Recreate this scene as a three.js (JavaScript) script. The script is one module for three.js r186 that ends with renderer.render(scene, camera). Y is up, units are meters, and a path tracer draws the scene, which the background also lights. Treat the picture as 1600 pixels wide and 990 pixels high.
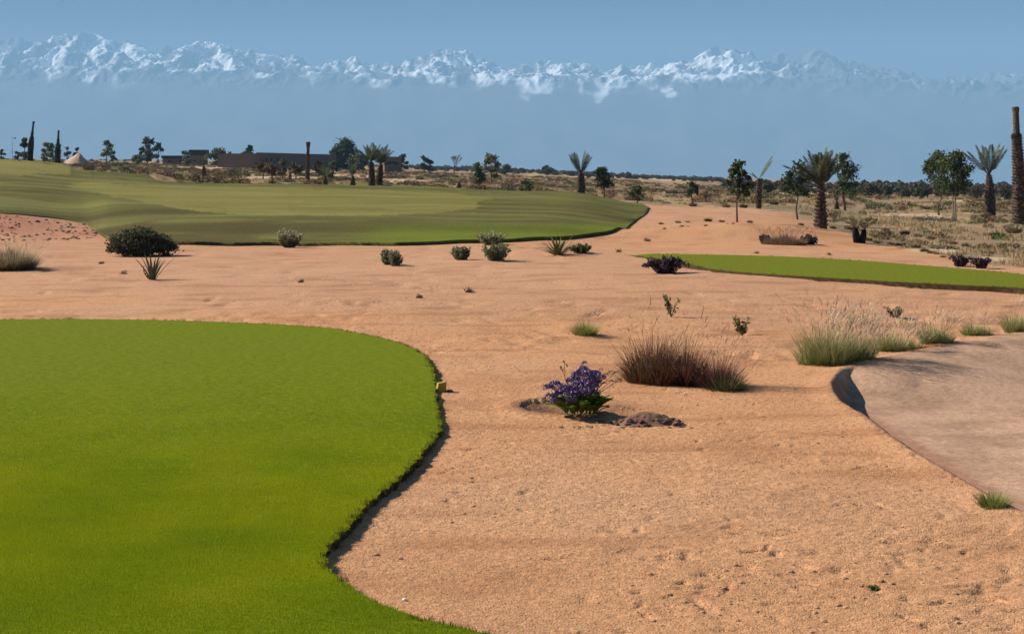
import * as THREE from 'three';
import { mergeGeometries } from 'three/addons/utils/BufferGeometryUtils.js';

// ---------- camera: a level tele lens on a tee 2.3 m above the sand, shifted downwards ----------
const scene = new THREE.Scene();
const EYE = 2.3, F = 2600, HORIZON = 268;
const camera = new THREE.PerspectiveCamera(THREE.MathUtils.radToDeg(2 * Math.atan(722 / F)), 1600 / 990, 0.3, 60000);
camera.position.set(0, EYE, 0);
camera.setViewOffset(1600, 1444, 0, 454, 1600, 990);
camera.updateProjectionMatrix();
scene.add(camera);

// ---------- sky: clear winter morning, paler towards the horizon ----------
const SKY_GAIN = 1.0;
{
  const w = 64, h = 512, data = new Float32Array(w * h * 4);
  const stops = [[-90, .1, .08, .06], [-0.5, .08, .08, .08], [0, .075, .105, .135], [4, .055, .082, .108], [6.2, .014, .024, .042], [10, .014, .026, .046], [25, .03, .07, .135], [50, .032, .08, .17], [90, .026, .07, .165]];
  for (let j = 0; j < h; j++) {
    const el = (j + .5) / h * 180 - 90;
    let k = 0; while (k < stops.length - 2 && el > stops[k + 1][0]) k++;
    const a = stops[k], b = stops[k + 1], t = Math.min(1, Math.max(0, (el - a[0]) / (b[0] - a[0])));
    for (let i = 0; i < w; i++) for (let c = 0; c < 4; c++) data[(j * w + i) * 4 + c] = c < 3 ? (a[c + 1] + (b[c + 1] - a[c + 1]) * t) * SKY_GAIN : 1;
  }
  const sky = new THREE.DataTexture(data, w, h, THREE.RGBAFormat, THREE.FloatType);
  sky.mapping = THREE.EquirectangularReflectionMapping; sky.magFilter = sky.minFilter = THREE.LinearFilter; sky.needsUpdate = true;
  scene.background = sky; scene.environment = sky;
}
// ---------- sun: morning, from the left and a little beyond the scene ----------
const sun = new THREE.DirectionalLight(new THREE.Color(1, .93, .82), 5);
sun.position.set(-82, 60, -26); sun.target.position.set(0, 0, -40); sun.position.add(sun.target.position);
sun.castShadow = true; sun.shadow.mapSize.set(4096, 4096); sun.shadow.radius = 1;
Object.assign(sun.shadow.camera, { left: -120, right: 120, top: 120, bottom: -120, near: 1, far: 400 });
scene.add(sun, sun.target);
// ---------- air between here and the mountains ----------
scene.fog = new THREE.FogExp2(new THREE.Color(.335, .62, .95), 1.0e-4);
const EXPOSURE = 2.1;

// ---------- small tools ----------
let seed = 12345;
const rnd = () => { seed = (seed * 1664525 + 1013904223) >>> 0; return seed / 4294967296; };
const reseed = (s) => { seed = (s * 2654435761) >>> 0; rnd(); rnd(); };
const rr = (a, b) => a + (b - a) * rnd();
const gauss = () => (rnd() + rnd() + rnd() - 1.5) / 0.75;
const clamp = (x, a = 0, b = 1) => Math.min(b, Math.max(a, x));
const lerp = (a, b, t) => a + (b - a) * t;
const smooth = (a, b, x) => { const t = clamp((x - a) / (b - a)); return t * t * (3 - 2 * t); };
const PERM = new Uint8Array(512);
{ reseed(7); const p = [...Array(256).keys()]; for (let i = 255; i > 0; i--) { const j = Math.floor(rnd() * (i + 1)); [p[i], p[j]] = [p[j], p[i]]; } for (let i = 0; i < 512; i++) PERM[i] = p[i & 255]; }
const GX = Array.from({ length: 16 }, (_, i) => Math.cos(i * Math.PI / 8)), GY = Array.from({ length: 16 }, (_, i) => Math.sin(i * Math.PI / 8));
function noise(x, y, wrap = 256) {   // gradient noise, about -0.7 .. 0.7, repeating after wrap cells
  const xi = Math.floor(x), yi = Math.floor(y), fx = x - xi, fy = y - yi;
  const X0 = ((xi % wrap) + wrap) % wrap, Y0 = ((yi % wrap) + wrap) % wrap, X1 = (X0 + 1) % wrap, Y1 = (Y0 + 1) % wrap;
  const u = fx * fx * fx * (fx * (fx * 6 - 15) + 10), v = fy * fy * fy * (fy * (fy * 6 - 15) + 10);
  const g = (ix, iy, dx, dy) => { const k = PERM[PERM[ix & 255] + (iy & 255)] & 15; return GX[k] * dx + GY[k] * dy; };
  return lerp(lerp(g(X0, Y0, fx, fy), g(X1, Y0, fx - 1, fy), u), lerp(g(X0, Y1, fx, fy - 1), g(X1, Y1, fx - 1, fy - 1), u), v);
}
function fbm(x, y, n = 4, wrap = 256) { let a = 1, s = 0, f = 1; for (let i = 0; i < n; i++) { s += a * noise(x * f + i * 17.3 * (wrap === 256), y * f - i * 9.1 * (wrap === 256), wrap === 256 ? 256 : wrap * f); a *= .5; f *= 2; } return s; }
function pchip(xs, ys) {   // monotone cubic through the points
  const n = xs.length, d = [], m = new Array(n);
  for (let i = 0; i < n - 1; i++) d.push((ys[i + 1] - ys[i]) / (xs[i + 1] - xs[i]));
  m[0] = d[0]; m[n - 1] = d[n - 2];
  for (let i = 1; i < n - 1; i++) m[i] = d[i - 1] * d[i] <= 0 ? 0 : 2 * d[i - 1] * d[i] / (d[i - 1] + d[i]);
  return (x) => {
    if (x <= xs[0]) return ys[0]; if (x >= xs[n - 1]) return ys[n - 1];
    let lo = 0, hi = n - 1; while (hi - lo > 1) { const k = (lo + hi) >> 1; if (xs[k] > x) hi = k; else lo = k; }
    const h = xs[hi] - xs[lo], t = (x - xs[lo]) / h, t2 = t * t, t3 = t2 * t;
    return (2 * t3 - 3 * t2 + 1) * ys[lo] + (t3 - 2 * t2 + t) * h * m[lo] + (3 * t2 - 2 * t3) * ys[hi] + (t3 - t2) * h * m[hi];
  };
}
const polyline = (pts) => pchip(pts.map((p) => p[0]), pts.map((p) => p[1]));
const straight = (pts) => (x) => { if (x <= pts[0][0]) return pts[0][1]; for (let i = 1; i < pts.length; i++) if (x <= pts[i][0]) return lerp(pts[i - 1][1], pts[i][1], (x - pts[i - 1][0]) / (pts[i][0] - pts[i - 1][0])); return pts[pts.length - 1][1]; };
function inside(poly, x, z) { let c = false; for (let i = 0, j = poly.length - 1; i < poly.length; j = i++) { const [xi, zi] = poly[i], [xj, zj] = poly[j]; if ((zi > z) !== (zj > z) && x < (xj - xi) * (z - zi) / (zj - zi) + xi) c = !c; } return c; }
function insideFast(poly, dz) {   // the same test by sorted crossings of thin rows
  const z0 = Math.min(...poly.map((p) => p[1])), z1 = Math.max(...poly.map((p) => p[1])), rows = [];
  for (let z = z0 + dz / 2; z < z1; z += dz) { const r = []; for (let i = 0, j = poly.length - 1; i < poly.length; j = i++) { const [xi, zi] = poly[i], [xj, zj] = poly[j]; if ((zi > z) !== (zj > z)) r.push((xj - xi) * (z - zi) / (zj - zi) + xi); } rows.push(r.sort((a, b) => a - b)); }
  return (x, z) => { const r = rows[Math.floor((z - z0) / dz)]; if (!r) return false; let k = 0; while (k < r.length && r[k] < x) k++; return k % 2 === 1; };
}
function edgeDist(a, b, x, z) { const dx = b[0] - a[0], dz = b[1] - a[1], t = clamp(((x - a[0]) * dx + (z - a[1]) * dz) / (dx * dx + dz * dz)); return Math.hypot(x - a[0] - t * dx, z - a[1] - t * dz); }
function polyDist(poly, x, z) { let m = 1e9; for (let i = 0; i < poly.length; i++) m = Math.min(m, edgeDist(poly[i], poly[(i + 1) % poly.length], x, z)); return m; }

// ---------- names, labels ----------
const names = {};
const numbered = (n) => { const k = names[n] = (names[n] ?? -1) + 1; return k ? n + '_' + String(k).padStart(3, '0') : n; };
function tag(o, label, category, group) { o.userData.label = label; o.userData.category = category; if (group) o.userData.group = group; return o; }
function thing(name, label, category, pos = [0, 0, 0], turn = 0, group) {
  const o = new THREE.Group(); o.name = numbered(name); scene.add(o); o.position.set(...pos); o.rotation.y = turn; return tag(o, label, category, group);
}
function mesh(name, geometry, material, parent = scene) {
  const o = new THREE.Mesh(geometry, material); o.name = parent === scene ? numbered(name) : name; o.castShadow = o.receiveShadow = true; parent.add(o); return o;
}
function struct(name, geometry, material) { const o = mesh(name, geometry, material); o.userData.kind = 'structure'; return o; }
class G {   // collects triangles with a colour each
  constructor() { this.p = []; this.c = []; this.n = null; }
  tri(a, b, c, col) { this.p.push(a[0], a[1], a[2], b[0], b[1], b[2], c[0], c[1], c[2]); for (let i = 0; i < 3; i++) this.c.push(col[0], col[1], col[2]); }
  quad(a, b, c, d, col) { this.tri(a, b, c, col); this.tri(a, c, d, col); }
  get empty() { return !this.p.length; }
  geo() { const g = new THREE.BufferGeometry(); g.setAttribute('position', new THREE.Float32BufferAttribute(this.p, 3)); g.setAttribute('color', new THREE.Float32BufferAttribute(this.c, 3)); g.computeVertexNormals(); return g; }
  tube(pts, radii, sides, col) {   // pts: arrays; open tapered tube
    const rings = [];
    for (let i = 0; i < pts.length; i++) {
      const a = pts[Math.max(0, i - 1)], b = pts[Math.min(pts.length - 1, i + 1)], t = norm([b[0] - a[0], b[1] - a[1], b[2] - a[2]]);
      const u = norm(cross(t, Math.abs(t[1]) > .9 ? [1, 0, 0] : [0, 1, 0])), v = cross(t, u);
      rings.push(Array.from({ length: sides }, (_, k) => { const w = k / sides * Math.PI * 2, c = Math.cos(w) * radii[i], s = Math.sin(w) * radii[i]; return [pts[i][0] + u[0] * c + v[0] * s, pts[i][1] + u[1] * c + v[1] * s, pts[i][2] + u[2] * c + v[2] * s]; }));
    }
    for (let i = 0; i < rings.length - 1; i++) for (let k = 0; k < sides; k++) { const m = (k + 1) % sides; this.quad(rings[i][k], rings[i + 1][k], rings[i + 1][m], rings[i][m], typeof col === 'function' ? col(i) : col); }
  }
}
const cross = (a, b) => [a[1] * b[2] - a[2] * b[1], a[2] * b[0] - a[0] * b[2], a[0] * b[1] - a[1] * b[0]];
const norm = (a) => { const l = Math.hypot(a[0], a[1], a[2]) || 1; return [a[0] / l, a[1] / l, a[2] / l]; };
const vary = (c, s = .2) => { const k = 1 + (rnd() - .5) * 2 * s, w = 1 + (rnd() - .5) * s * .6; return [c[0] * k * w, c[1] * k, c[2] * k / w]; };
const pick = (a) => a[Math.floor(rnd() * a.length)];
const mixc = (a, b, t) => [lerp(a[0], b[0], t), lerp(a[1], b[1], t), lerp(a[2], b[2], t)];

// ---------- textures: grain only ----------
function texture(size, fn, repeat, colour) {
  const d = new Uint8Array(size * size * 4);
  for (let j = 0; j < size; j++) for (let i = 0; i < size; i++) { const v = fn(i, j, size); for (let c = 0; c < 3; c++) d[(j * size + i) * 4 + c] = clamp(Array.isArray(v) ? v[c] : v) * 255; d[(j * size + i) * 4 + 3] = 255; }
  const t = new THREE.DataTexture(d, size, size); t.wrapS = t.wrapT = THREE.RepeatWrapping; t.magFilter = THREE.LinearFilter; t.repeat.set(repeat, repeat); t.needsUpdate = true;
  if (colour) t.colorSpace = THREE.NoColorSpace;
  return t;
}
reseed(3);
const white = Array.from({ length: 1024 * 1024 }, () => rnd());
const W = (i, j, s) => white[((j % s + s) % s) * 1024 + ((i % s + s) % s)];
const soft = (i, j, s) => (W(i, j, s) * 2 + W(i + 1, j, s) + W(i - 1, j, s) + W(i, j + 1, s) + W(i, j - 1, s)) / 6;
const sandMap = texture(1024, (i, j, s) => { const g = soft(i, j, s), f = fbm(i / s * 40, j / s * 40, 3, 40), k = .76 + (g - .5) * .62 + f * .16 + (W(i >> 1, j >> 1, 512) > .985 ? -.28 : 0); return [k, k * (.99 + f * .03), k * (.98 + f * .05)]; }, 1 / 3.1, true);
const sandBump = texture(1024, (i, j, s) => .5 + (soft(i, j, s) - .5) * .5 + fbm(i / s * 48, j / s * 48, 4, 48) * .42, 1 / 2.7);
const turfMap = texture(1024, (i, j, s) => { const g = soft(i, j, s), f = fbm(i / s * 24, j / s * 24, 4, 24), k = .72 + (g - .5) * .7 + f * .2; return [k * (1 + f * .2), k, k * (1 - f * .2)]; }, 1 / 2.3, true);
const turfBump = texture(512, (i, j, s) => .5 + (soft(i, j, s) - .5) * .9 + fbm(i / s * 60, j / s * 60, 2, 60) * .2, 1 / 1.3);
const rockBump = texture(512, (i, j, s) => .5 + fbm(i / s * 8, j / s * 8, 6, 8) * .6, 1);

const M = {
  sand: new THREE.MeshPhysicalMaterial({ vertexColors: true, map: sandMap, bumpMap: sandBump, bumpScale: .011, roughness: 1, specularIntensity: .15 }),
  bunker: new THREE.MeshPhysicalMaterial({ vertexColors: true, map: sandMap, bumpMap: sandBump, bumpScale: .005, roughness: 1, specularIntensity: .15 }),
  turf: new THREE.MeshPhysicalMaterial({ vertexColors: true, map: turfMap, bumpMap: turfBump, bumpScale: .007, roughness: 1, specularIntensity: .1 }),
  plain: new THREE.MeshStandardMaterial({ vertexColors: true, roughness: 1 }),
  leaf: new THREE.MeshPhysicalMaterial({ vertexColors: true, roughness: .85, specularIntensity: .12, transmission: .35, thickness: 0, side: THREE.DoubleSide }),
  dry: new THREE.MeshPhysicalMaterial({ vertexColors: true, roughness: .95, specularIntensity: .12, side: THREE.DoubleSide }),
  bark: new THREE.MeshPhysicalMaterial({ vertexColors: true, roughness: .95, specularIntensity: .2, side: THREE.DoubleSide }),
};

// ---------- the lie of the land: how far it departs from flat, by bearing (px = 800 + 2600 * x / distance) and distance ----------
const KD = [37, 45, 51, 54, 56, 58, 61, 65, 70, 90, 120, 150, 180, 300, 600, 1500, 4000];
const flatRow = (d) => HORIZON + EYE * F / d;
const LAND = [
  [-400, [430, 401, 385, 378, 374, 366, 330, 318, 306, 284, 264, 252, 250, 248, 246, 245, 244]],
  [0, [430, 401, 385, 378, 374, 362, 335, 325, 316, 293, 272, 259, 255.5, 252.5, 250.5, 249, 248]],
  [150, [430, 401, 385, 378, 374, 364, 348, 336, 327, 303, 284, 273, 265, 257, 252.5, 250, 249]],
  [300, [430, 401, 385.5, 379, 372, 359, 348, 340, 332, 310, 292, 282, 275, 262, 255, 251.5, 250]],
  [500, [430, 401, 386, 379, 372, 360, 350, 343, 336, 314, 296, 287, 281, 268, 259, 255, 253]],
  [700, [430, 401, 385, 377, 370, 360, 351, 344, 338, 319, 301, 293, 287, 275, 267, 263, 261]],
  [850, [430, 401, 383, 375, 369, 360, 352, 346, 341, 322, 307, 299, 294, 282, 272, 268, 266]],
  [950, [430, 401, 385, 378, 373, 368, 359, 351, 344, 325, 311, 303, 298, 286, 277, 273, 271]],
  [1050, [430, 401, 386, 379, 374, 369, 362, 354, 345, 328, 315, 307, 301, 289, 281, 278, 276]],
  [1200, [430, 403, 389, 382, 378, 373, 366, 357, 348, 332, 319, 311, 305, 295, 286, 282, 280]],
  [1350, [430, 405, 393, 387, 384, 380, 374, 368, 362, 345, 330, 319, 312, 300, 291, 287, 285]],
  [1500, [430, 406, 394, 389, 386, 383, 378, 372, 367, 350, 334, 323, 315, 303, 294, 290, 288]],
  [1650, [430, 406, 395, 390, 387, 384, 379, 373, 368, 351, 335, 324, 316, 304, 295, 291, 289]],
  [2100, [430, 406, 395, 390, 387, 384, 379, 373, 368, 351, 336, 326, 318, 306, 297, 293, 291]],
];
const LANDX = LAND.map((l) => l[0]), LANDF = LAND.map(([, rows]) => pchip(KD.map(Math.log), rows.map((r, i) => r - flatRow(KD[i]))));
let landAt = -1, landFn = null;
function depart(px, d) {
  if (d <= 37) return 0;
  if (d !== landAt) { landAt = d; const l = Math.log(d); landFn = pchip(LANDX, LANDF.map((f) => f(l))); }
  return landFn(px);
}
const pxOf = (x, d) => 800 + F * x / d;
// the near plane is flat: a point of it from its picture position
const flat = (px, py, y = 0) => { const d = (EYE - y) * F / (py - HORIZON); return [(px - 800) / F * d, -d]; };
const BUNKER = [[1297, 597], [1301, 612], [1312, 627], [1338, 643], [1380, 675], [1440, 715], [1500, 753], [1550, 783], [1600, 806], [1720, 850], [1950, 860], [2000, 700], [1950, 525], [1750, 514], [1600, 523], [1500, 536], [1430, 549], [1380, 561], [1345, 572], [1312, 580]].map(([a, b]) => flat(a, b));
const BUNKER_RAMP = BUNKER.map((_, i) => i <= 2 ? .2 : i <= 8 ? .32 : i <= 12 ? 1 : i <= 16 ? 2.6 : i <= 17 ? 1.6 : .22);
const BUNKER_BOX = [Math.min(...BUNKER.map((p) => p[0])), Math.max(...BUNKER.map((p) => p[0])), Math.min(...BUNKER.map((p) => p[1])), Math.max(...BUNKER.map((p) => p[1]))];
const inBunker = (x, z) => x > BUNKER_BOX[0] && x < BUNKER_BOX[1] && z > BUNKER_BOX[2] && z < BUNKER_BOX[3] && inside(BUNKER, x, z);
const BASIN = flat(880, 640), HOLLOWS = [[...flat(880, 637), .42, .11]];   // planting hole of the sea lavender
function carve(x, z) {
  let y = 0;
  if (x > BUNKER_BOX[0] - .5 && z > BUNKER_BOX[2] - .5 && z < BUNKER_BOX[3] + .5) {
    if (inside(BUNKER, x, z)) { let s = 1; for (let i = 0; i < BUNKER.length; i++) s = Math.min(s, edgeDist(BUNKER[i], BUNKER[(i + 1) % BUNKER.length], x, z) / BUNKER_RAMP[i]); y += .02 - .26 * smooth(0, 1, clamp(s)); }
    else { const e = polyDist(BUNKER, x, z); if (e < .3) y += .02 * (1 - smooth(0, .3, e)); }
  }
  for (const [hx, hz, r, dep] of HOLLOWS) { const e = Math.hypot(x - hx, (z - hz) * .8) / r; if (e < 1.7) y += e < 1 ? -dep * (1 - e * e) : .03 * (1 - Math.abs(e - 1.2) / .5) * (e < 1.7 && e > .7 ? 1 : 0); }
  return y;
}
const DENTS = new Map(), DCELL = 1.5;   // footprints and short furrows in the sand: a trough with its heaped rim
{
  reseed(77);
  const add = (x, z, a, b, t, h) => { const k = [x, z, a, b, Math.cos(t), Math.sin(t), h]; for (let i = Math.floor((x - 2.2 * a) / DCELL); i <= Math.floor((x + 2.2 * a) / DCELL); i++) for (let j = Math.floor((z - 2.2 * a) / DCELL); j <= Math.floor((z + 2.2 * a) / DCELL); j++) { const c = i + ',' + j; if (!DENTS.has(c)) DENTS.set(c, []); DENTS.get(c).push(k); } };
  for (let i = 0; i < 950; i++) { const px = rr(600, 1640), row = HORIZON + lerp(200, 740, rnd()), d = EYE * F / (row - HORIZON), x = (px - 800) / F * d; if (noise(x * .45 + 60, d * .45) + (px > 950 ? .25 : -.2) < rr(-.2, .45)) continue; add(x, -d, rr(.05, .15), rr(.025, .06), rr(-1.5, 1.5), rr(.006, .02)); }
  for (let i = 0; i < 900; i++) { const px = rr(-40, 1640), row = HORIZON + lerp(115, 290, rnd()), d = EYE * F / (row - HORIZON), x = (px - 800) / F * d; if (noise(x * .2 + 9, d * .2) < rr(-.5, .3)) continue; add(x, -d, rr(.16, .55), rr(.1, .26), rr(-1.5, 1.5), rr(.018, .045)); }
}
function dents(x, z) {
  const l = DENTS.get(Math.floor(x / DCELL) + ',' + Math.floor(z / DCELL)); let y = 0; if (!l) return 0;
  for (const [cx, cz, a, b, c, s, h] of l) { const u = ((x - cx) * c + (z - cz) * s) / a, v = ((z - cz) * c - (x - cx) * s) / b, e = u * u + v * v; if (e < 4) y += h * (e * .75 - 1) * Math.exp(-e * 1.1); }
  return y;
}
const BUMPS = [   // px, distance, radii across and along, height
  [232, 135, 3.2, 4, .75], [1075, 62, 2.2, 1.3, -.2], [1150, 65, 3, 1.3, -.14], [1120, 58.5, 5, 2.2, .3], [1250, 58, 3.5, 2.2, .25], [960, 36, 3, 2.5, .07], [1240, 49, 5, 1.6, .1], [900, 45, 4, 2.5, .14], [560, 42, 5, 3, .1],
].map(([px, d, a, b, h]) => [(px - 800) / F * d, -d, a, b, h]);
function land(x, z) {   // without the fine relief
  const d = -z; if (d < 4) return 0;
  let y = -depart(pxOf(x, d), d) * d / F;
  if (d < 60) y += carve(x, z);
  if (d > 30 && d < 160) for (const [bx, bz, a, b, h] of BUMPS) { const e = ((x - bx) / a) ** 2 + ((z - bz) / b) ** 2; if (e < 6) y += h * Math.exp(-e * 1.2); }
  return y;
}
function relief(x, z, soft = 1) {
  const d = -z, near = 1 - smooth(22, 55, d);
  let y = fbm(x * .16 + 3, z * .16, 3) * .075 * smooth(6, 30, d) + noise(x * .55 + 9, z * .55) * .024 + noise(x * .5 + 31, z * 1.6) * .022 * smooth(14, 26, d);
  if (d < 50) y += dents(x, z) * soft;
  if (d < 60) {
    const r = noise(x * 2.1, z * 2.1 + 40), patch = smooth(-.1, .35, noise(x * .33 + 70, z * .33)), patch2 = .35 + smooth(-.2, .4, noise(x * .7 + 31, z * 1.1) + noise(x * .21, z * .2) * .6);
    y += soft * near * ((1 - Math.abs(r) * 2.2) * .011 * patch + noise(x * 4.7 + 20, z * 5.9) * .006 * patch2 + (noise(x * 9.1, z * 12.7 + 5) + noise(x * 17.3 + 5, z * 15.1)) * .003 * patch2 * (d < 30));
  } else y += fbm(x * .05, z * .05 + 8, 3) * .1 * smooth(60, 120, d) * (1 - smooth(300, 900, d));
  return y;
}
function ground(x, z) { return land(x, z) + relief(x, z, inBunker(x, z) ? .35 : 1); }
function at(px, d) { const x = (px - 800) / F * d; return [x, ground(x, -d), -d]; }
function spot(px, py) {   // where the sight line through a picture position meets the land
  let d = 7, step = .25;
  const below = (q) => { const x = (px - 800) / F * q; return EYE - (py - HORIZON) * q / F - land(x, -q); };
  while (d < 3000) { const n = d + step; if (below(n) <= 0) { let a = d, b = n; for (let i = 0; i < 30; i++) { const m = (a + b) / 2; if (below(m) <= 0) b = m; else a = m; } return at(px, (a + b) / 2); } d = n; step = d * .01; }
  return at(px, 900);
}

// ---------- ground: one sheet, cut where its stuff changes ----------
const SCRUB_EDGE = straight([[-600, 240], [900, 240], [990, 318], [1015, 320], [1100, 321.5], [1180, 325], [1232, 333], [1300, 354], [1350, 377], [1420, 388], [1500, 404], [1560, 414], [1640, 427], [2200, 470]]);
const BARE = [   // pale bare earth in the scrub: px, row, half width px, half height rows
  [470, 268, 70, 2.2], [330, 262, 60, 1.6], [560, 275, 60, 3], [625, 283, 40, 3.5], [440, 277, 60, 2], [1060, 279, 60, 2.5], [1010, 273, 40, 2], [940, 276, 60, 1.5], [1450, 392, 60, 4], [1535, 405, 60, 4], [1450, 338, 30, 6], [1400, 336, 40, 3], [110, 246, 30, 1.5], [1290, 302, 90, 1.5], [1500, 313, 60, 1.4],
];
function groundColour(x, z, y) {
  const d = -z, px = pxOf(x, Math.max(d, 1)), row = d > 4 ? HORIZON + (EYE - y) * F / d : 2000;
  const n1 = fbm(x * .22, z * .22, 4), n2 = fbm(x * .9 + 50, z * .9, 3), n3 = noise(x * .06 + 8, z * .06);
  const redbank = d > 50 && d < 66 && px < 170 ? smooth(-.1, .1, land(x, z) - .08) * .8 : 0;
  let c = mixc([.415, .214, .106], [.385, .21, .121], smooth(-.25, .3, noise(x * .05 + 3, z * .07 + 1) + noise(x * .21, z * .3) * .35 + smooth(-19, -27, z) * .6 - .35));
  c = mixc(c, [.36, .18, .09], clamp(.25 + n3 + n1 * .5) * .5);
  c = mixc(c, [.30, .135, .085], redbank);
  const darkSand = [c[0] * .72, c[1] * .64, c[2] * .6];
  c = mixc(c, darkSand, clamp(n2 * .9 - .12) * .8);
  c = mixc(c, darkSand, smooth(.1, .5, noise(x * .45 + 13, z * 1.7) + noise(x * 1.3, z * 4.1) * .6) * .7);  // dark streaks paint the shade of small ridges into the sand colour
  const track = Math.abs(noise(x * .11 + z * .05 + 21, z * .13 + noise(x * .3, z * .3) * .25)); c = mixc(c, darkSand, (1 - smooth(.012, .05, track)) * smooth(-.1, .3, n2 + .15) * .5);
  c = mixc(c, [.44, .27, .165], clamp(n1 * 1.1 - .1) * .55);
  const e = Math.hypot(x - BASIN[0], z - BASIN[1]) / .5; if (e < 1.3) c = mixc(c, [.12, .06, .035], (1 - smooth(.75, 1.3, e)) * .8);
  return c;
}
function scrubColour(x, z, y) {
  const d = -z, px = pxOf(x, d), row = HORIZON + (EYE - y) * F / d;
  const k = d < 120 ? 1 : 120 / d, n1 = fbm(x * .3 * k, z * .1 * k, 4), n2 = fbm(x * .9 * k + 7, z * .35 * k, 3), n3 = fbm(x * .02 + 3, z * .006, 3);
  let c = mixc([.27, .18, .10], [.18, .12, .07], clamp(.5 + n1 * .9));
  c = mixc(c, [.37, .27, .14], clamp(n2 - .05) * .9);
  c = mixc(c, [.15, .10, .07], clamp(n3 * 1.2 ));
  c = mixc(c, [.085, .082, .034], clamp(fbm(x * .12 * k + 90, z * .05 * k, 3) - .12) * 1.2);
  let b = 0; for (const [bx, by, w, h] of BARE) { const e = ((px - bx + n2 * 30) / w) ** 2 + ((row - by + n1 * 2.5) / h) ** 2; b = Math.max(b, 1 - smooth(.5, 1.2, e)); }
  c = mixc(c, [.42, .30, .195], b * .85);
  return c;
}
{
  const cols = [], rings = [];
  for (const u of [-9000, -5000, -3000, -1800, -1200, -800, -500, -350, -250, -180, -120, -60]) cols.push(u);
  for (let p = -30; p <= 1630; p += 2.6) cols.push(p);
  for (const u of [1660, 1720, 1780, 1850, 1950, 2100, 2400, 2900, 3800, 6000, 10000]) cols.push(u);
  for (let row = 1650; row > 1000; row -= 30) rings.push(EYE * F / (row - HORIZON));
  for (let row = 1000; row > 435; row -= 1.5) rings.push(EYE * F / (row - HORIZON));
  for (let d = rings[rings.length - 1] + .3; d < 130; d *= 1.0105) rings.push(d);
  for (let d = rings[rings.length - 1] * 1.03; d < 13000; d *= 1.055) rings.push(d);
  const nc = cols.length, nr = rings.length, P = new Float32Array(nc * nr * 3), U = new Float32Array(nc * nr * 2), C = new Float32Array(nc * nr * 3), kind = new Uint8Array(nc * nr);
  for (let r = 0; r < nr; r++) for (let c = 0; c < nc; c++) {
    const d = rings[r], x = (cols[c] - 800) / F * d, z = -d, i = r * nc + c, y = ground(x, z);
    P[i * 3] = x; P[i * 3 + 1] = y; P[i * 3 + 2] = z; U[i * 2] = x; U[i * 2 + 1] = z;
    const row = HORIZON + (EYE - y) * F / d, edge = SCRUB_EDGE(cols[c]) + fbm(x * .5, z * .25, 3) * 9 * clamp(60 / d);
    kind[i] = d > 40 && row < edge || d > 200 || (d > 66 && cols[c] < 985) ? 2 : inBunker(x, z) ? 1 : 0;
    let col = kind[i] === 2 ? scrubColour(x, z, y) : groundColour(x, z, y);
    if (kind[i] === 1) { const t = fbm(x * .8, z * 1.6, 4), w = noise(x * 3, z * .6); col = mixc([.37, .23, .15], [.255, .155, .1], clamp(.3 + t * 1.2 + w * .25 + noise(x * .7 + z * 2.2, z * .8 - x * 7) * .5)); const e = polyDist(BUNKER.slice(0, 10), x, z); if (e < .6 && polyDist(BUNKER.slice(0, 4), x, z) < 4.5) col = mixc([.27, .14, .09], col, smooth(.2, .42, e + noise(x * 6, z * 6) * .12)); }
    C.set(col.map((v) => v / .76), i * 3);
  }
  const index = [[], [], []];
  for (let r = 0; r < nr - 1; r++) for (let c = 0; c < nc - 1; c++) { const a = r * nc + c, b = a + 1, e = a + nc, f = e + 1; index[kind[a]].push(a, b, f, a, f, e); }
  const full = new THREE.BufferGeometry();
  full.setAttribute('position', new THREE.BufferAttribute(P, 3)); full.setAttribute('uv', new THREE.BufferAttribute(U, 2)); full.setAttribute('color', new THREE.BufferAttribute(C, 3));
  full.setIndex(index.flat()); full.computeVertexNormals();
  const cut = (k) => {   // the vertices of one kind, renumbered
    const to = new Map(), p = [], u = [], n = [], col = [], ix = [], N = full.attributes.normal.array;
    for (const i of index[k]) { let j = to.get(i); if (j === undefined) { j = to.size; to.set(i, j); p.push(P[i * 3], P[i * 3 + 1], P[i * 3 + 2]); n.push(N[i * 3], N[i * 3 + 1], N[i * 3 + 2]); u.push(U[i * 2], U[i * 2 + 1]); col.push(C[i * 3], C[i * 3 + 1], C[i * 3 + 2]); } ix.push(j); }
    const g = new THREE.BufferGeometry(); g.setAttribute('position', new THREE.Float32BufferAttribute(p, 3)); g.setAttribute('normal', new THREE.Float32BufferAttribute(n, 3)); g.setAttribute('uv', new THREE.Float32BufferAttribute(u, 2)); g.setAttribute('color', new THREE.Float32BufferAttribute(col, 3)); g.setIndex(ix); return g;
  };
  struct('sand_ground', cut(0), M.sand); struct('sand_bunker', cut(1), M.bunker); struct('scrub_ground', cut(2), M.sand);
  const back = new THREE.PlaneGeometry(600, 300).rotateX(-Math.PI / 2).translate(0, -.03, 145); back.setAttribute('color', new THREE.Float32BufferAttribute(Array.from({ length: back.attributes.position.count * 3 }, (_, i) => [.36, .2, .11][i % 3]), 3));
  const uv = back.attributes.uv; for (let i = 0; i < uv.count; i++) uv.setXY(i, uv.getX(i) * 600, uv.getY(i) * 300);
  struct('sand_behind', back, M.sand);
}

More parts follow.
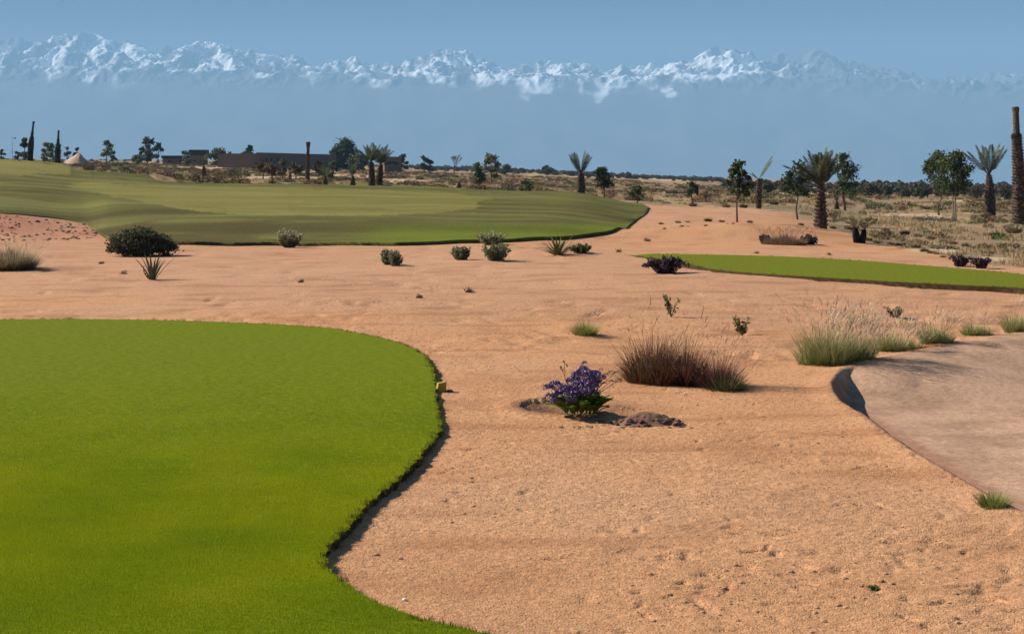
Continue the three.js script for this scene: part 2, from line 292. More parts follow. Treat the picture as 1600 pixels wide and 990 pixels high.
// ---------- mountains: a snowy range 15 km off ----------
{
  const sky = polyline([[-500, 80], [-200, 70], [-60, 64], [0, 62], [30, 58], [60, 66], [85, 57], [100, 52], [115, 58], [130, 53], [150, 57], [170, 66], [200, 64], [220, 69], [245, 75], [280, 73], [320, 66], [345, 71], [380, 78], [420, 85], [450, 82], [480, 88], [510, 101], [530, 96], [555, 92], [580, 98], [600, 100], [630, 95], [660, 91], [680, 82], [700, 77], [725, 80], [750, 88], [775, 97], [800, 102], [830, 100], [850, 97], [880, 102], [905, 96], [930, 100], [960, 103], [1000, 102], [1040, 100], [1080, 96], [1100, 85], [1120, 75], [1150, 74], [1170, 78], [1195, 88], [1220, 85], [1250, 82], [1275, 79], [1300, 85], [1330, 93], [1360, 100], [1400, 110], [1430, 117], [1460, 121], [1500, 117], [1530, 122], [1560, 112], [1580, 110], [1600, 114], [1800, 110], [2200, 130]]);
  const snowline = straight([[-500, 128], [0, 110], [80, 112], [160, 119], [250, 122], [340, 118], [450, 120], [540, 114], [620, 126], [690, 140], [760, 134], [880, 146], [960, 138], [1060, 136], [1140, 133], [1190, 129], [1215, 108], [1260, 100], [1300, 96], [1370, 112], [1440, 126], [1490, 122], [1560, 116], [2200, 116]]);
  const cols = [], D0 = 11600, DM = 13900, D1 = 15000, NR = 270;
  for (let p = -420; p < -20; p += 10) cols.push(p); for (let p = -20; p <= 1620; p += 1.8) cols.push(p); for (let p = 1630; p < 2050; p += 10) cols.push(p);
  const nc = cols.length, P = new Float32Array(nc * NR * 3), C = new Float32Array(nc * NR * 3), U = new Float32Array(nc * NR * 2), H = new Float32Array(nc * NR), DD = [];
  for (let r = 0; r < NR; r++) DD.push(r < 40 ? lerp(D0, 13400, r / 39) : r < 245 ? lerp(13400, D1, (r - 39) / 205) : lerp(D1, D1 + 1000, (r - 244) / 25));
  reseed(9);
  const PEAKS = [];   // each a crooked pyramid: place, height, steepness, arms
  const peak = (px, d, up, slope) => { const x = (px - 800) / F * d; PEAKS.push([x, d, EYE + (HORIZON - sky(px) + up) * d / F, slope, rnd() * 6.3, 3 + Math.floor(rnd() * 3), rr(.2, .42)]); };
  for (const px of [-60, 34, 84, 101, 131, 152, 203, 262, 322, 350, 395, 446, 526, 556, 600, 640, 682, 702, 728, 815, 848, 884, 906, 975, 1020, 1064, 1122, 1150, 1222, 1275, 1310, 1400, 1455, 1502, 1560, 1640]) peak(px, D1 - rr(0, 240), rr(-1, 2.5), rr(.6, .9));
  for (const [px, row, back] of [[1122, 91, 520], [1060, 100, 600], [545, 97, 480], [110, 84, 400], [690, 96, 520]]) { peak(px, D1 - back, 0, .52); PEAKS[PEAKS.length - 1][2] = EYE + (HORIZON - row) * (D1 - back) / F; }
  for (let p = -60; p < 1660; p += rr(26, 58)) peak(p, D1 - rr(350, 850), -rr(10, 32), rr(.5, .8));
  const ridge = (x, y, o) => { let s = 0, a = 1, f = 1, prev = 1; for (let i = 0; i < o; i++) { const v = 1 - Math.abs(noise(x * f + 13 * i, y * f + 7 * i)) * 2; s += v * a * prev; prev = clamp(v * 1.2); a *= .55; f *= 2.05; } return s / 1.8; };
  for (let c = 0; c < nc; c++) {
    const px = cols[c], near = PEAKS.filter((k) => Math.abs(k[0] - (px - 800) / F * D1) < 1500), top = EYE + (HORIZON - sky(px) - 7) * D1 / F, mid = EYE + (HORIZON - straight([[-500, 112], [500, 116], [1100, 122], [2200, 138]])(px) - noise(px * .004, 6) * 8) * DM / F;
    for (let r = 0; r < NR; r++) {
      const d = DD[r], x = (px - 800) / F * d, wx = x + noise(x * .004, d * .004) * 60 + noise(x * .011, d * .011) * 22, wd = d + noise(x * .004 + 40, d * .004) * 60, u = clamp((d - DM) / (D1 - DM));
      let h = d <= DM ? lerp(-250, mid, Math.pow(clamp((d - D0 + 200) / (DM - D0 + 200)), 1.5)) : d <= D1 ? lerp(mid, top, u) - Math.sin(Math.PI * u) * 60 : top - (d - D1) * .5;
      for (const [kx, kd, kh, sl, ph, n, arm] of near) { const dx = wx - kx, dz = (wd - kd) * .75, e = Math.hypot(dx, dz), t = kh - e * sl * (1 + arm * Math.cos(n * Math.atan2(dz, dx) + ph)); const over = t - h; if (over > -25) h += (over > 0 ? over + 3 : (over + 25) * .12) * smooth(13850, 14350, d); }
      h += (ridge(wx * .0042, wd * .0036, 6) - .62) * 95 * smooth(13500, 14200, d);
      const lim = EYE + (HORIZON - sky(px) + 4) * d / F; if (h > lim) h = lim - (h - lim) * .2;
      const i = r * nc + c; H[i] = h; P[i * 3] = x; P[i * 3 + 1] = h; P[i * 3 + 2] = -d; U[i * 2] = x / 900; U[i * 2 + 1] = d / 900;
    }
  }
  for (let c = 0; c < nc; c++) for (let r = 0; r < NR; r++) {
    const i = r * nc + c, d = DD[r], x = P[i * 3], h = H[i], px = cols[c], line = EYE + (HORIZON - snowline(px) + 7) * d / F;
    const cl = H[i - (c > 0)], cr = H[i + (c < nc - 1)], du = H[Math.min(NR - 1, r + 1) * nc + c], dx = Math.max(1, (cols[Math.min(nc - 1, c + 1)] - cols[Math.max(0, c - 1)]) / F * d);
    const sx = (cr - cl) / dx, steep = Math.abs(sx) * .7 + Math.abs(du - h) / Math.max(5, DD[Math.min(NR - 1, r + 1)] - d) * .45;
    const patch = fbm(x * .0035, d * .0025 + 5, 4), fine = fbm(x * .014, d * .009, 3);
    const bare = smooth(1190, 1250, px) * .75 + smooth(1075, 1110, px) * (1 - smooth(1195, 1240, px)) * smooth(14550, 14750, d) * .9 + (px < 70 ? smooth(14500, 14800, d) * .6 : 0), full = smooth(960, 1050, px) * (1 - smooth(1160, 1190, px)) * (d < 14500 ? .35 : 0);
    const s = smooth(-30, 70, h - line + patch * 260) * smooth(-.12, .14, 
      .26 + full - bare + patch * 1.0 + fine * .55 - smooth(.5, 1.5, steep) * .4 - smooth(-.1, -.7, sx) * .25);  // last term thins snow on right-facing slopes, painting in their shaded side
    const rock = mixc([.085, .088, .09], [.13, .132, .13], clamp(.5 + patch));
    C.set(mixc(rock, [.79, .80, .82], s * .94), i * 3);
  }
  const ix = []; for (let r = 0; r < NR - 1; r++) for (let c = 0; c < nc - 1; c++) { const a = r * nc + c, b = a + 1, e = a + nc, f = e + 1; ix.push(a, b, f, a, f, e); }
  const g = new THREE.BufferGeometry(); g.setAttribute('position', new THREE.BufferAttribute(P, 3)); g.setAttribute('color', new THREE.BufferAttribute(C, 3)); g.setAttribute('uv', new THREE.BufferAttribute(U, 2)); g.setIndex(ix); g.computeVertexNormals();
  const m = new THREE.MeshStandardMaterial({ vertexColors: true, roughness: 1 });
  struct('mountains', g, m);
}

// ---------- lawns ----------
const GREEN_TOP = .058;
const GREEN = (() => {
  const pts = [[-420, 505], [-150, 500], [0, 499], [100, 498], [250, 500], [400, 505], [500, 511], [560, 520], [610, 531], [645, 544], [668, 559], [677, 576], [681, 610], [686, 648], [689, 668], [668, 697], [640, 729], [600, 764], [573, 787], [543, 822], [520, 842], [507, 866], [508, 884], [530, 906], [570, 931], [640, 961], [700, 976], [770, 993], [860, 1020], [1000, 1080], [1100, 1250], [-300, 1250], [-800, 1000], [-900, 700]].map(([a, b]) => flat(a, b, GREEN_TOP));
  const sp = new THREE.CatmullRomCurve3(pts.map(([x, z]) => new THREE.Vector3(x, 0, z)), true, 'centripetal');
  reseed(5);
  return sp.getPoints(900).slice(0, -1).map((p) => [p.x + noise(p.x * 6, p.z * 6) * .035 + noise(p.x * 17, p.z * 17) * .02, p.z + noise(p.x * 6 + 9, p.z * 6) * .03]);
})();
const inGreen = insideFast(GREEN, .01);
const turfColours = { bright: [.135, .225, .02], deep: [.085, .17, .018], soil: [.075, .045, .025] };
function slab(name, outline, top, bottom, colourAt) {   // a thick piece of turf: flat top and cut sides
  const tris = THREE.ShapeUtils.triangulateShape(outline.map(([x, z]) => new THREE.Vector2(x, z)), []);
  const p = [], c = [], u = [], n = outline.length;
  const put = (x, y, z, col, uu, vv) => { p.push(x, y, z); c.push(...col.map((v) => v / .72)); u.push(uu, vv); };
  for (const t of tris) { const q = t.map((i) => outline[i]); for (const [x, z] of q) put(x, top, z, colourAt(x, z), x, z); }
  let run = 0;
  for (let i = 0; i < n; i++) { const a = outline[i], b = outline[(i + 1) % n], l = Math.hypot(b[0] - a[0], b[1] - a[1]), s = turfColours.soil; for (const [q, y, w] of [[a, top, run], [b, top, run + l], [b, bottom, run + l], [a, top, run], [b, bottom, run + l], [a, bottom, run]]) put(q[0], y, q[1], s, w, y); run += l; }
  const g = new THREE.BufferGeometry(); g.setAttribute('position', new THREE.Float32BufferAttribute(p, 3)); g.setAttribute('color', new THREE.Float32BufferAttribute(c, 3)); g.setAttribute('uv', new THREE.Float32BufferAttribute(u, 2)); g.computeVertexNormals();
  return struct(name, g, M.turf);
}
slab('putting_green', GREEN, GREEN_TOP, -.12, () => [.105, .128, .003]);
const STRIP = [[968, 396.5], [1010, 396], [1075, 397], [1180, 399], [1300, 404], [1400, 411], [1500, 419], [1600, 428], [1760, 445], [1900, 470], [1900, 485], [1760, 466], [1600, 450], [1500, 445], [1400, 440], [1300, 434], [1200, 428], [1120, 421], [1075, 412], [1030, 404], [990, 399.5]].map(([a, b]) => flat(a, b, .10));
const STRIP_LINE = new THREE.CatmullRomCurve3(STRIP.map(([x, z]) => new THREE.Vector3(x, 0, z)), true, 'centripetal').getPoints(500).slice(0, -1).map((p) => [p.x, p.z]);
const inStrip = insideFast(STRIP_LINE, .02);
slab('tee_lawn', STRIP_LINE, .10, -.2, () => [.11, .122, .007]);

const FRONT = polyline([[-500, 326], [-100, 331], [0, 334], [60, 338], [130, 348], [150, 362], [168, 374], [280, 381.5], [400, 382], [600, 384], [700, 382], [850, 376], [940, 367], [975, 358], [995, 346], [1010, 334], [1016, 325.5]]);
const BACK = polyline([[-500, 250], [0, 254.5], [60, 257], [105, 264], [125, 274.5], [230, 281], [250, 288], [400, 292.5], [560, 295], [700, 299], [800, 306], [930, 313], [1000, 318], [1016, 325]]);
const FAIRWAY_LIGHT = [[95, 290], [130, 284], [250, 290], [400, 294], [560, 296], [700, 301], [772, 309], [735, 324], [690, 333], [560, 337], [400, 336], [300, 330], [190, 309]];
function lawnColour(px, row, x, z) {
  const s = noise(x * .05, z * .22), s2 = fbm(x * .25, z * .5, 3), s3 = fbm(x * .03 + 5, z * .45, 3);
  const light = inside(FAIRWAY_LIGHT, px + s2 * 25, row + s2 * 1.5) || (row < 272 + s * 6 && px < 110);
  let c = light ? mixc([.175, .15, .042], [.14, .124, .032], clamp(.5 + s + s2 * .5)) : mixc([.08, .078, .02], [.108, .102, .026], clamp(.5 + s * 1.4 + s2 * .5));
  const lush = smooth(480, 640, px) * smooth(345, 356, row + s * 8);
  c = mixc(c, [.1, .125, .009], lush * .85);
  c = mixc(c, light ? [.11, .092, .03] : [.062, .048, .018], smooth(.0, .35, s3) * (light ? .45 : .8) * (1 - lush * .6));
  c = mixc(c, [.17, .15, .05], smooth(.05, .45, -s3) * .5 * (1 - lush * .7));
  c = mixc(c, [.07, .05, .02], clamp(smooth(-.1, .4, s2) * (1 - lush) * smooth(330, 350, row) * .8));
  return c;
}
const lawnTop = (x, z, d0 = 52) => { const d = -z; return ground(x, z) + lawnWave(x, d, d0); };
const lawnWave = (x, d, d0) => { const px = pxOf(x, d), end = 1 - smooth(880, 1000, px); return end * ((fbm(x * .04 + 2, d * .085, 3) + .75) * .42 * smooth(1, 15, d - d0) + (fbm(x * .3, d * .3, 2) + .7) * .04 * smooth(0, 3, d - d0)); };
const LAWN_FRONT = [];
{
  const cols = []; for (let p = -480; p < -20; p += 12) cols.push(p); for (let p = -20; p <= 1015; p += 2.5) cols.push(p);
  const NR = 110, nc = cols.length, p = [], c = [], u = [], ix = [];
  let starts = cols.map((px) => -spot(px, FRONT(px) + noise(px * .02, 2) * .4)[2]);
  for (let i = 0; i < 3; i++) starts = starts.map((v, k) => k < nc - 70 || k > nc - 6 ? v : [-4, -3, -2, -1, 0, 1, 2, 3, 4].reduce((a, o) => a + starts[k + o], 0) / 9);
  cols.forEach((px, ci) => {
    const b0 = spot(px, Math.min(BACK(px), FRONT(px) - .3)), d0 = starts[ci], d1 = Math.max(-b0[2], d0 + .05);
    for (let r = -1; r < NR; r++) {
      const t = Math.max(0, r) / (NR - 1), d = 1 / lerp(1 / d0, 1 / d1, t), x = (px - 800) / F * d, z = -d, rise = lerp(.11, .05, smooth(930, 1005, px)) * lerp(.3, 1, smooth(120, 190, px)) * (1 - smooth(.93, 1, t)) - .02 * smooth(.93, 1, t);
      const y = r < 0 ? land(x, z) - .08 : lawnTop(x, z, d0) + rise; p.push(x, y, z); u.push(x, r < 0 ? z + .1 : z);
      const row = HORIZON + (EYE - y) * F / d; c.push(...(r < 0 ? turfColours.soil : lawnColour(px, row, x, z)).map((v) => v / .72));
      if (r === 0) LAWN_FRONT.push([x, y, z]);
    }
  });
  const rows = NR + 1; for (let k = 0; k < nc - 1; k++) for (let r = 0; r < NR; r++) { const a = k * rows + r, b = a + rows; ix.push(a, b, b + 1, a, b + 1, a + 1); }
  const g = new THREE.BufferGeometry(); g.setAttribute('position', new THREE.Float32BufferAttribute(p, 3)); g.setAttribute('color', new THREE.Float32BufferAttribute(c, 3)); g.setAttribute('uv', new THREE.Float32BufferAttribute(u, 2)); g.setIndex(ix); g.computeVertexNormals();
  struct('fairway', g, M.turf);
}

// ---------- fine turf: blades on the near green, tufts hanging over its cut edge ----------
function tuftGeometry(n, h, spread, w, lean, cols, segs = 1) {   // short blades from one root
  const g = new G();
  for (let i = 0; i < n; i++) {
    const a = rnd() * 6.283, r = spread * Math.sqrt(rnd()), b = rnd() * 6.283, l = h * rr(.6, 1.2), k = lean * rnd(), c = vary(pick(cols), .22);
    blade(g, [Math.cos(a) * r, 0, Math.sin(a) * r], b, l, k, k * .6, w * rr(.7, 1.2), c, segs);
  }
  return g.geo();
}
function blade(g, p, az, len, lean, droop, w, col, segs = 3, tip) {   // bent strip that narrows to a point; lean and droop in radians
  const ca = Math.cos(az), sa = Math.sin(az); let th = lean, q = p, pw = w;
  const side = (rnd() - .5) * 1.4 + az + Math.PI / 2, sx = Math.cos(side), sz = Math.sin(side);
  for (let i = 1; i <= segs; i++) {
    const st = len / segs, n = [q[0] + ca * Math.sin(th) * st, q[1] + Math.cos(th) * st, q[2] + sa * Math.sin(th) * st], nw = w * (1 - (i / segs) ** 1.6), c = tip ? mixc(col, tip, i / segs) : col;
    if (i < segs) g.quad([q[0] - sx * pw / 2, q[1], q[2] - sz * pw / 2], [q[0] + sx * pw / 2, q[1], q[2] + sz * pw / 2], [n[0] + sx * nw / 2, n[1], n[2] + sz * nw / 2], [n[0] - sx * nw / 2, n[1], n[2] - sz * nw / 2], c);
    else g.tri([q[0] - sx * pw / 2, q[1], q[2] - sz * pw / 2], [q[0] + sx * pw / 2, q[1], q[2] + sz * pw / 2], n, c);
    q = n; pw = nw; th += droop / segs;
  }
  return [q, th];
}
function stuff(name, geometry, material, places, label, category) {   // what nobody could count: [x, y, z, turn, scale, scaleY, tint]
  const o = new THREE.InstancedMesh(geometry, material, places.length), m = new THREE.Matrix4(), q = new THREE.Quaternion(), e = new THREE.Euler(), col = new THREE.Color();
  places.forEach(([x, y, z, t, s, sy = s, tint = 1, tx = 0, tz = 0], i) => { m.compose(new THREE.Vector3(x, y, z), q.setFromEuler(e.set(tx, t, tz)), new THREE.Vector3(s, sy, s)); o.setMatrixAt(i, m); if (Array.isArray(tint)) o.setColorAt(i, col.setRGB(...tint)); else o.setColorAt(i, col.setRGB(tint, tint, tint)); });
  o.name = numbered(name); o.userData.kind = 'stuff'; o.userData.label = label; o.userData.category = category; scene.add(o); return o;
}
{
  reseed(21);
  const blades = tuftGeometry(8, .014, .022, .0034, 1.45, [[.32, .36, .008], [.28, .33, .006], [.38, .39, .016]]), list = [];
  const x0 = -9.5, tries = 620000;
  for (let i = 0; i < tries && list.length < 190000; i++) {   // nearer rows denser, as far as blades can be seen
    const row = HORIZON + lerp(222, 760, Math.pow(rnd(), .55) * .6 + rnd() * .4), d = (EYE - GREEN_TOP) * F / (row - HORIZON), px = rr(-30, 1000), x = (px - 800) / F * d;
    if (px > 720 && row < 950 || !inGreen(x, -d)) continue;
    const v = fbm(x * .9, -d * .9, 3), v2 = noise(x * .25 + 4, d * .22);
    list.push([x, GREEN_TOP - .003, -d, rnd() * 6.3, rr(.7, 1.25), rr(.6, 1.2), [1 + v * .34 + v2 * .34, 1 + v * .2 + v2 * .2, 1]]);
  }
  stuff('green_grass', blades, M.leaf, list, 'short bright mown grass covering the near green', 'grass');
  const fringe = tuftGeometry(16, .05, .03, .004, 1.3, [[.06, .08, .01], [.09, .11, .012], [.05, .045, .015]], 2), edge = [];
  GREEN.forEach(([x, z], i) => { const [nx, nz] = GREEN[(i + 1) % GREEN.length]; if (z < -30 || z > -7 || x < -12) return; const n = Math.ceil(Math.hypot(nx - x, nz - z) / .022); for (let k = 0; k < n; k++) { const t = rnd(), s = rr(.4, 1.1) * (rnd() < .06 ? 1.5 : 1); edge.push([lerp(x, nx, t) + rr(-.02, .012), GREEN_TOP - rr(0, .05), lerp(z, nz, t) + rr(-.02, .02), rnd() * 6.3, s, s * .8, rr(.5, 1.1)]); } });
  stuff('turf_fringe', fringe, M.leaf, edge, 'ragged grass fringe hanging over the cut edge of the near green', 'grass');
  const lip = tuftGeometry(14, .08, .1, .02, 1.3, [[.05, .06, .012], [.09, .10, .016], [.06, .05, .016]], 2), lips = [];
  LAWN_FRONT.forEach((p, i) => { const q = LAWN_FRONT[Math.min(i + 1, LAWN_FRONT.length - 1)]; const l = Math.hypot(q[0] - p[0], q[2] - p[2]); if (p[0] < -22 || l > 3 || p[0] > 4.2 || p[0] < -13.2) return; for (let k = 0; k < Math.ceil(l / .05); k++) { const t = rnd(); lips.push([lerp(p[0], q[0], t), lerp(p[1], q[1], t) - rr(.02, .1), lerp(p[2], q[2], t) + rr(-.15, .03), rnd() * 6.3, rr(.5, 1.2), rr(.4, 1.1), rr(.6, 1.1)]); } });
  stuff('fairway_fringe', lip, M.leaf, lips, 'longer dark grass along the front edge of the raised fairway', 'grass');
  const sl = []; STRIP_LINE.forEach(([x, z], i) => { const [nx, nz] = STRIP_LINE[(i + 1) % STRIP_LINE.length], n = Math.ceil(Math.hypot(nx - x, nz - z) / .04); if (x > 17) return; for (let k = 0; k < n; k++) { const t = rnd(); sl.push([lerp(x, nx, t) + rr(-.04, .03), .1 - rr(0, .08), lerp(z, nz, t) + rr(-.04, .03), rnd() * 6.3, rr(.6, 1.4), rr(.5, 1.1), rr(.6, 1.1)]); } });
  stuff('tee_fringe', fringe, M.leaf, sl, 'grass fringe along the edge of the narrow tee lawn', 'grass');
}
// grit and clods on the sand
{
  reseed(22);
  const stone = new THREE.IcosahedronGeometry(1, 0), sp = stone.attributes.position; for (let i = 0; i < sp.count; i++) { const k = 1 + noise(sp.getX(i) * 2.3 + 5, sp.getY(i) * 2.3 + sp.getZ(i) * 3.1) * .5; sp.setXYZ(i, sp.getX(i) * k, sp.getY(i) * .62 * k, sp.getZ(i) * k); }
  stone.computeVertexNormals();
  const grit = [], m = new THREE.MeshStandardMaterial({ roughness: 1 });
  const onSand = (x, z) => !inGreen(x, z) && !inBunker(x, z) && !inStrip(x, z);
  for (let i = 0; i < 330000 && grit.length < 110000; i++) {
    const row = HORIZON + lerp(150, 740, Math.pow(rnd(), .7)), d = EYE * F / (row - HORIZON), px = rr(440, 1640), x = (px - 800) / F * d;
    if (!onSand(x, -d)) continue;
    const patch = noise(x * .8 + 11, d * .8) + noise(x * 2.5, d * 2.5 + 7) * .6; if (patch < rr(-.9, .4)) continue;
    const s = (.0028 + .004 * Math.pow(rnd(), 3)) * (d / 11) ** .55, t = rr(.6, 1.25);
    grit.push([x, ground(x, -d) + s * .1, -d, rnd() * 6.3, s, s, [.47 * t, .26 * t, .13 * t]]);
  }
  stuff('sand_grit', stone, m, grit, 'coarse grit scattered over the reddish sand', 'grit');
  const clods = [];
  for (let i = 0; i < 2200; i++) {
    const row = HORIZON + lerp(95, 730, Math.pow(rnd(), .9)), d = EYE * F / (row - HORIZON), px = rr(350, 1620), x = (px - 800) / F * d;
    if (!onSand(x, -d) || noise(x * .5 + 60, d * .5) + (px > 1000 ? .12 : -.05) < rr(-.1, .5)) continue;
    const s = .006 + .016 * Math.pow(rnd(), 4), t = rr(.7, 1.05);
    clods.push([x, ground(x, -d) + s * .15, -d, rnd() * 6.3, s, s * .8, [.42 * t, .22 * t, .11 * t]]);
  }
  // crumbly red bank below the left of the fairway
  for (let i = 0; i < 260; i++) { const px = rr(-20, 150), d = rr(55.5, 61), x = (px - 800) / F * d, s = .03 + .07 * Math.pow(rnd(), 3), t = rr(.65, 1); if (noise(x * .8, d * 1.2) < rr(-.4, .3)) continue; clods.push([x, ground(x, -d) + s * .1, -d, rnd() * 6.3, s, s, [.3 * t, .145 * t, .09 * t]]); }
  // broken edge of the dug bank by the sapling
  for (let i = 0; i < 260; i++) { const px = rr(1000, 1260), d = 60.5 + gauss() * 1.6, x = (px - 800) / F * d, s = .02 + .1 * Math.pow(rnd(), 5), t = rr(.5, .95); clods.push([x, ground(x, -d) + s * .1, -d, rnd() * 6.3, s, s * .8, [.28 * t, .14 * t, .08 * t]]); }
  stuff('sand_clods', stone, m, clods, 'small crumbly clods lying about on the sand', 'clods');
}
// dry grass and low brush of the plain
{
  reseed(23);
  const straw = tuftGeometry(60, .3, .24, .02, 1.25, [[.44, .32, .17], [.32, .22, .12], [.50, .38, .22]], 2), brush = new G();
  for (let i = 0; i < 260; i++) { const a = rnd() * 6.283, r = .5 * Math.sqrt(rnd()), y = .42 * rnd() * (1 - r * .9); leafAt(brush, [Math.cos(a) * r, y, Math.sin(a) * r], .09, vary([.12, .105, .05], .35)); }
  const grass = [], bushes = [];
  for (let i = 0; i < 60000 && grass.length < 9000; i++) {
    const px = rr(-30, 1630), right = px > 1000, row = right ? rr(299, 440) : rr(258, 299), p = HORIZON, far = right ? 1 : 1;
    const d = right ? lerp(38, 330, Math.pow(rnd(), 2.0)) : lerp(100, 420, rnd()), x = (px - 800) / F * d, y = ground(x, -d), rw = p + (EYE - y) * F / d;
    if (px < 985 && d < 150 && rw > BACK(px) - 1) continue;
    if (rw > SCRUB_EDGE(px) - rr(0, 14) && px > 985) continue;
    let bare = false; for (const [bx, by, w, h] of BARE) if (((px - bx) / w) ** 2 + ((rw - by) / h) ** 2 < .9) bare = rnd() < .9;
    if (bare || noise(x * .14, d * .07) + noise(x * .5 + 30, d * .3) * .7 < rr(-.2, .5)) continue;
    const s = rr(.5, 1.25) * (d > 120 ? 1.25 : d < 75 ? .7 : .9);
    if (rnd() < (d > 120 ? .22 : .1)) bushes.push([x, y - .02, -d, rnd() * 6.3, s * rr(.5, 1.3), s * rr(.5, 1.1), [rr(.7, 1.5), rr(.7, 1.3), rr(.7, 1.3)]]);
    else grass.push([x, y - .02, -d, rnd() * 6.3, s, s * rr(.5, 1), rr(.6, 1.15)]);
  }
  stuff('dry_grass', straw, M.dry, grass, 'dry straw coloured grass on the scrub plain', 'dry grass');
  stuff('low_brush', brush.geo(), M.dry, bushes, 'low dark brush dotted over the scrub plain', 'brush');
}
function leafAt(g, p, s, col) {   // one leaf: a folded lozenge, turned at random
  const a = rnd() * 6.283, e = rr(-.9, 1.1), u = [Math.cos(a) * Math.cos(e), Math.sin(e), Math.sin(a) * Math.cos(e)], v = norm(cross(u, [rr(-1, 1), rr(-.3, 1), rr(-1, 1)])), l = s * rr(.7, 1.3), w = l * rr(.28, .42);
  const q = (i, j) => [p[0] + u[0] * i + v[0] * j, p[1] + u[1] * i + v[1] * j, p[2] + u[2] * i + v[2] * j];
  g.quad(q(-l / 2, 0), q(0, w), q(l / 2, 0), q(0, -w), col);
}

// ---------- builders for plants and trees; sizes in metres ----------
const FG = [[.085, .105, .034], [.11, .13, .042], [.065, .08, .03]];          // dull olive
const DK = [[.05, .065, .028], [.07, .085, .034], [.038, .048, .022]];         // dark green
const GREY = [[.17, .175, .095], [.125, .135, .07], [.21, .205, .12]];        // grey green
const BARK = [.09, .066, .048];
// fountain grass: blades, and culms with feathery heads
function grassClump(root, o) {
  const { centres = [[0, 0, 1]], n, h, w, spread, cols, tip, plumes = 0, plumeCols, lean = 1, droop = .9, bladeW = .006, sway = 0, plumeLen = .12, plumeW = .011, culmH = 1.25 } = o, g = new G(), q = new G();
  for (let i = 0; i < n; i++) { const a = rnd() * 6.283, r = Math.sqrt(rnd()) * spread, k = r / spread, [ox, oz, os] = pick(centres); blade(g, [ox + Math.cos(a) * r * w, 0, oz + Math.sin(a) * r * w], a + gauss() * .5, os * h * rr(.4, 1.12) * (1 - k * (o.fall ?? .2)), lean * (k * .75 + rnd() * .22), droop * rnd() * rnd() * 1.3, bladeW * rr(.7, 1.3), vary(pick(cols), .25), 4, tip && rnd() < .7 ? vary(tip, .2) : undefined); }
  for (let i = 0; i < plumes; i++) {
    const a = rnd() * 6.283 * .999, r = Math.sqrt(rnd()) * spread, k = r / spread, [ox, oz, os] = pick(centres), l = os * h * culmH * rr(.72, 1.12), az = rnd() < sway ? gauss() * .8 : a + gauss() * .4, p0 = [ox + Math.cos(a) * r * w, 0, oz + Math.sin(a) * r * w];
    const [e, th] = blade(q, p0, az, l, lean * (k * .6 + rnd() * .25), .7 * rnd(), bladeW * .5, vary(plumeCols[0], .2), 4);
    const pl = plumeLen * rr(.7, 1.4), c = vary(pick(plumeCols), .2);
    for (let j = 0; j < 12; j++) { const t = j / 12, p = [e[0] + Math.cos(az) * Math.sin(th) * pl * t, e[1] + Math.cos(th) * pl * t, e[2] + Math.sin(az) * Math.sin(th) * pl * t]; blade(q, p, rnd() * 6.283, plumeW * 2.2 * Math.sin(.35 + t * 2.5), th + rr(-.2, .9), 0, plumeW * .45, vary(c, .15), 1); }
    blade(q, e, az, pl, th, .3, plumeW * .6, c, 2);
  }
  mesh('blades', g.geo(), M.leaf, root); if (plumes) mesh('seed_heads', q.geo(), M.dry, root);
  return root;
}
// a bush of small leaves on thin stems
function bush(root, o) {
  const { rx, ry, rz = rx, leaf, n, cols, clumps = 14, stem = [.07, .05, .035], top, clumpSize = .34, low = .12, stems = true } = o, g = new G(), s = new G();
  for (let k = 0; k < clumps; k++) {
    const a = rnd() * 6.283, r = Math.sqrt(rnd()), hmax = Math.sqrt(1 - r * r * .85), y = ry * (low + (.95 - low) * hmax * Math.pow(rnd(), .6)), c = [Math.cos(a) * r * rx * .8, y, Math.sin(a) * r * rz * .8];
    if (stems) s.tube([[c[0] * .12, 0, c[2] * .12], [c[0] * .5, y * .55, c[2] * .5], c], [.012 * Math.max(1, ry), .008 * Math.max(1, ry), .003], 4, vary(stem, .2));
    const m = Math.ceil(n / clumps), tint = rr(.75, 1.25), cs = clumpSize * rr(.7, 1.3);
    for (let i = 0; i < m; i++) { const p = [c[0] + gauss() * rx * cs * .55, Math.max(.02, c[1] + gauss() * ry * cs * .5), c[2] + gauss() * rz * cs * .55], col = vary(pick(cols), .25).map((v) => v * tint); leafAt(g, p, leaf, top && p[1] > ry * .7 && rnd() < .6 ? vary(top, .2) : col); }
  }
  if (stems) mesh('stems', s.geo(), M.bark, root); mesh('foliage', g.geo(), M.leaf, root);
  return root;
}
// upright twiggy shrub: many ascending shoots clothed with leaves
function shootBush(root, o) {
  const { r, h, shoots, leaf, cols, stem = [.09, .075, .05], spread = .5, per = 26, top } = o, g = new G(), s = new G();
  for (let k = 0; k < shoots; k++) {
    const a = rnd() * 6.283, q = Math.sqrt(rnd()), l = h * rr(.6, 1.08) * (1 - q * .25), p0 = [Math.cos(a) * q * r * .3, 0, Math.sin(a) * q * r * .3], p1 = [Math.cos(a) * q * r * (1 + spread * .3), l, Math.sin(a) * q * r * (1 + spread * .3)], pm = [lerp(p0[0], p1[0], .6), l * .5, lerp(p0[2], p1[2], .6)];
    s.tube([p0, pm, p1], [.007 * Math.max(1, h), .005 * Math.max(1, h), .002], 3, vary(stem, .2));
    for (let i = 0; i < per; i++) { const t = .15 + .85 * rnd(), b = t < .5 ? mixc(p0, pm, t * 2) : mixc(pm, p1, t * 2 - 1); leafAt(g, [b[0] + gauss() * leaf * .6, b[1] + gauss() * leaf * .4, b[2] + gauss() * leaf * .6], leaf, vary(top && t > .75 ? top : pick(cols), .25)); }
  }
  mesh('stems', s.geo(), M.bark, root); mesh('foliage', g.geo(), M.leaf, root); return root;
}
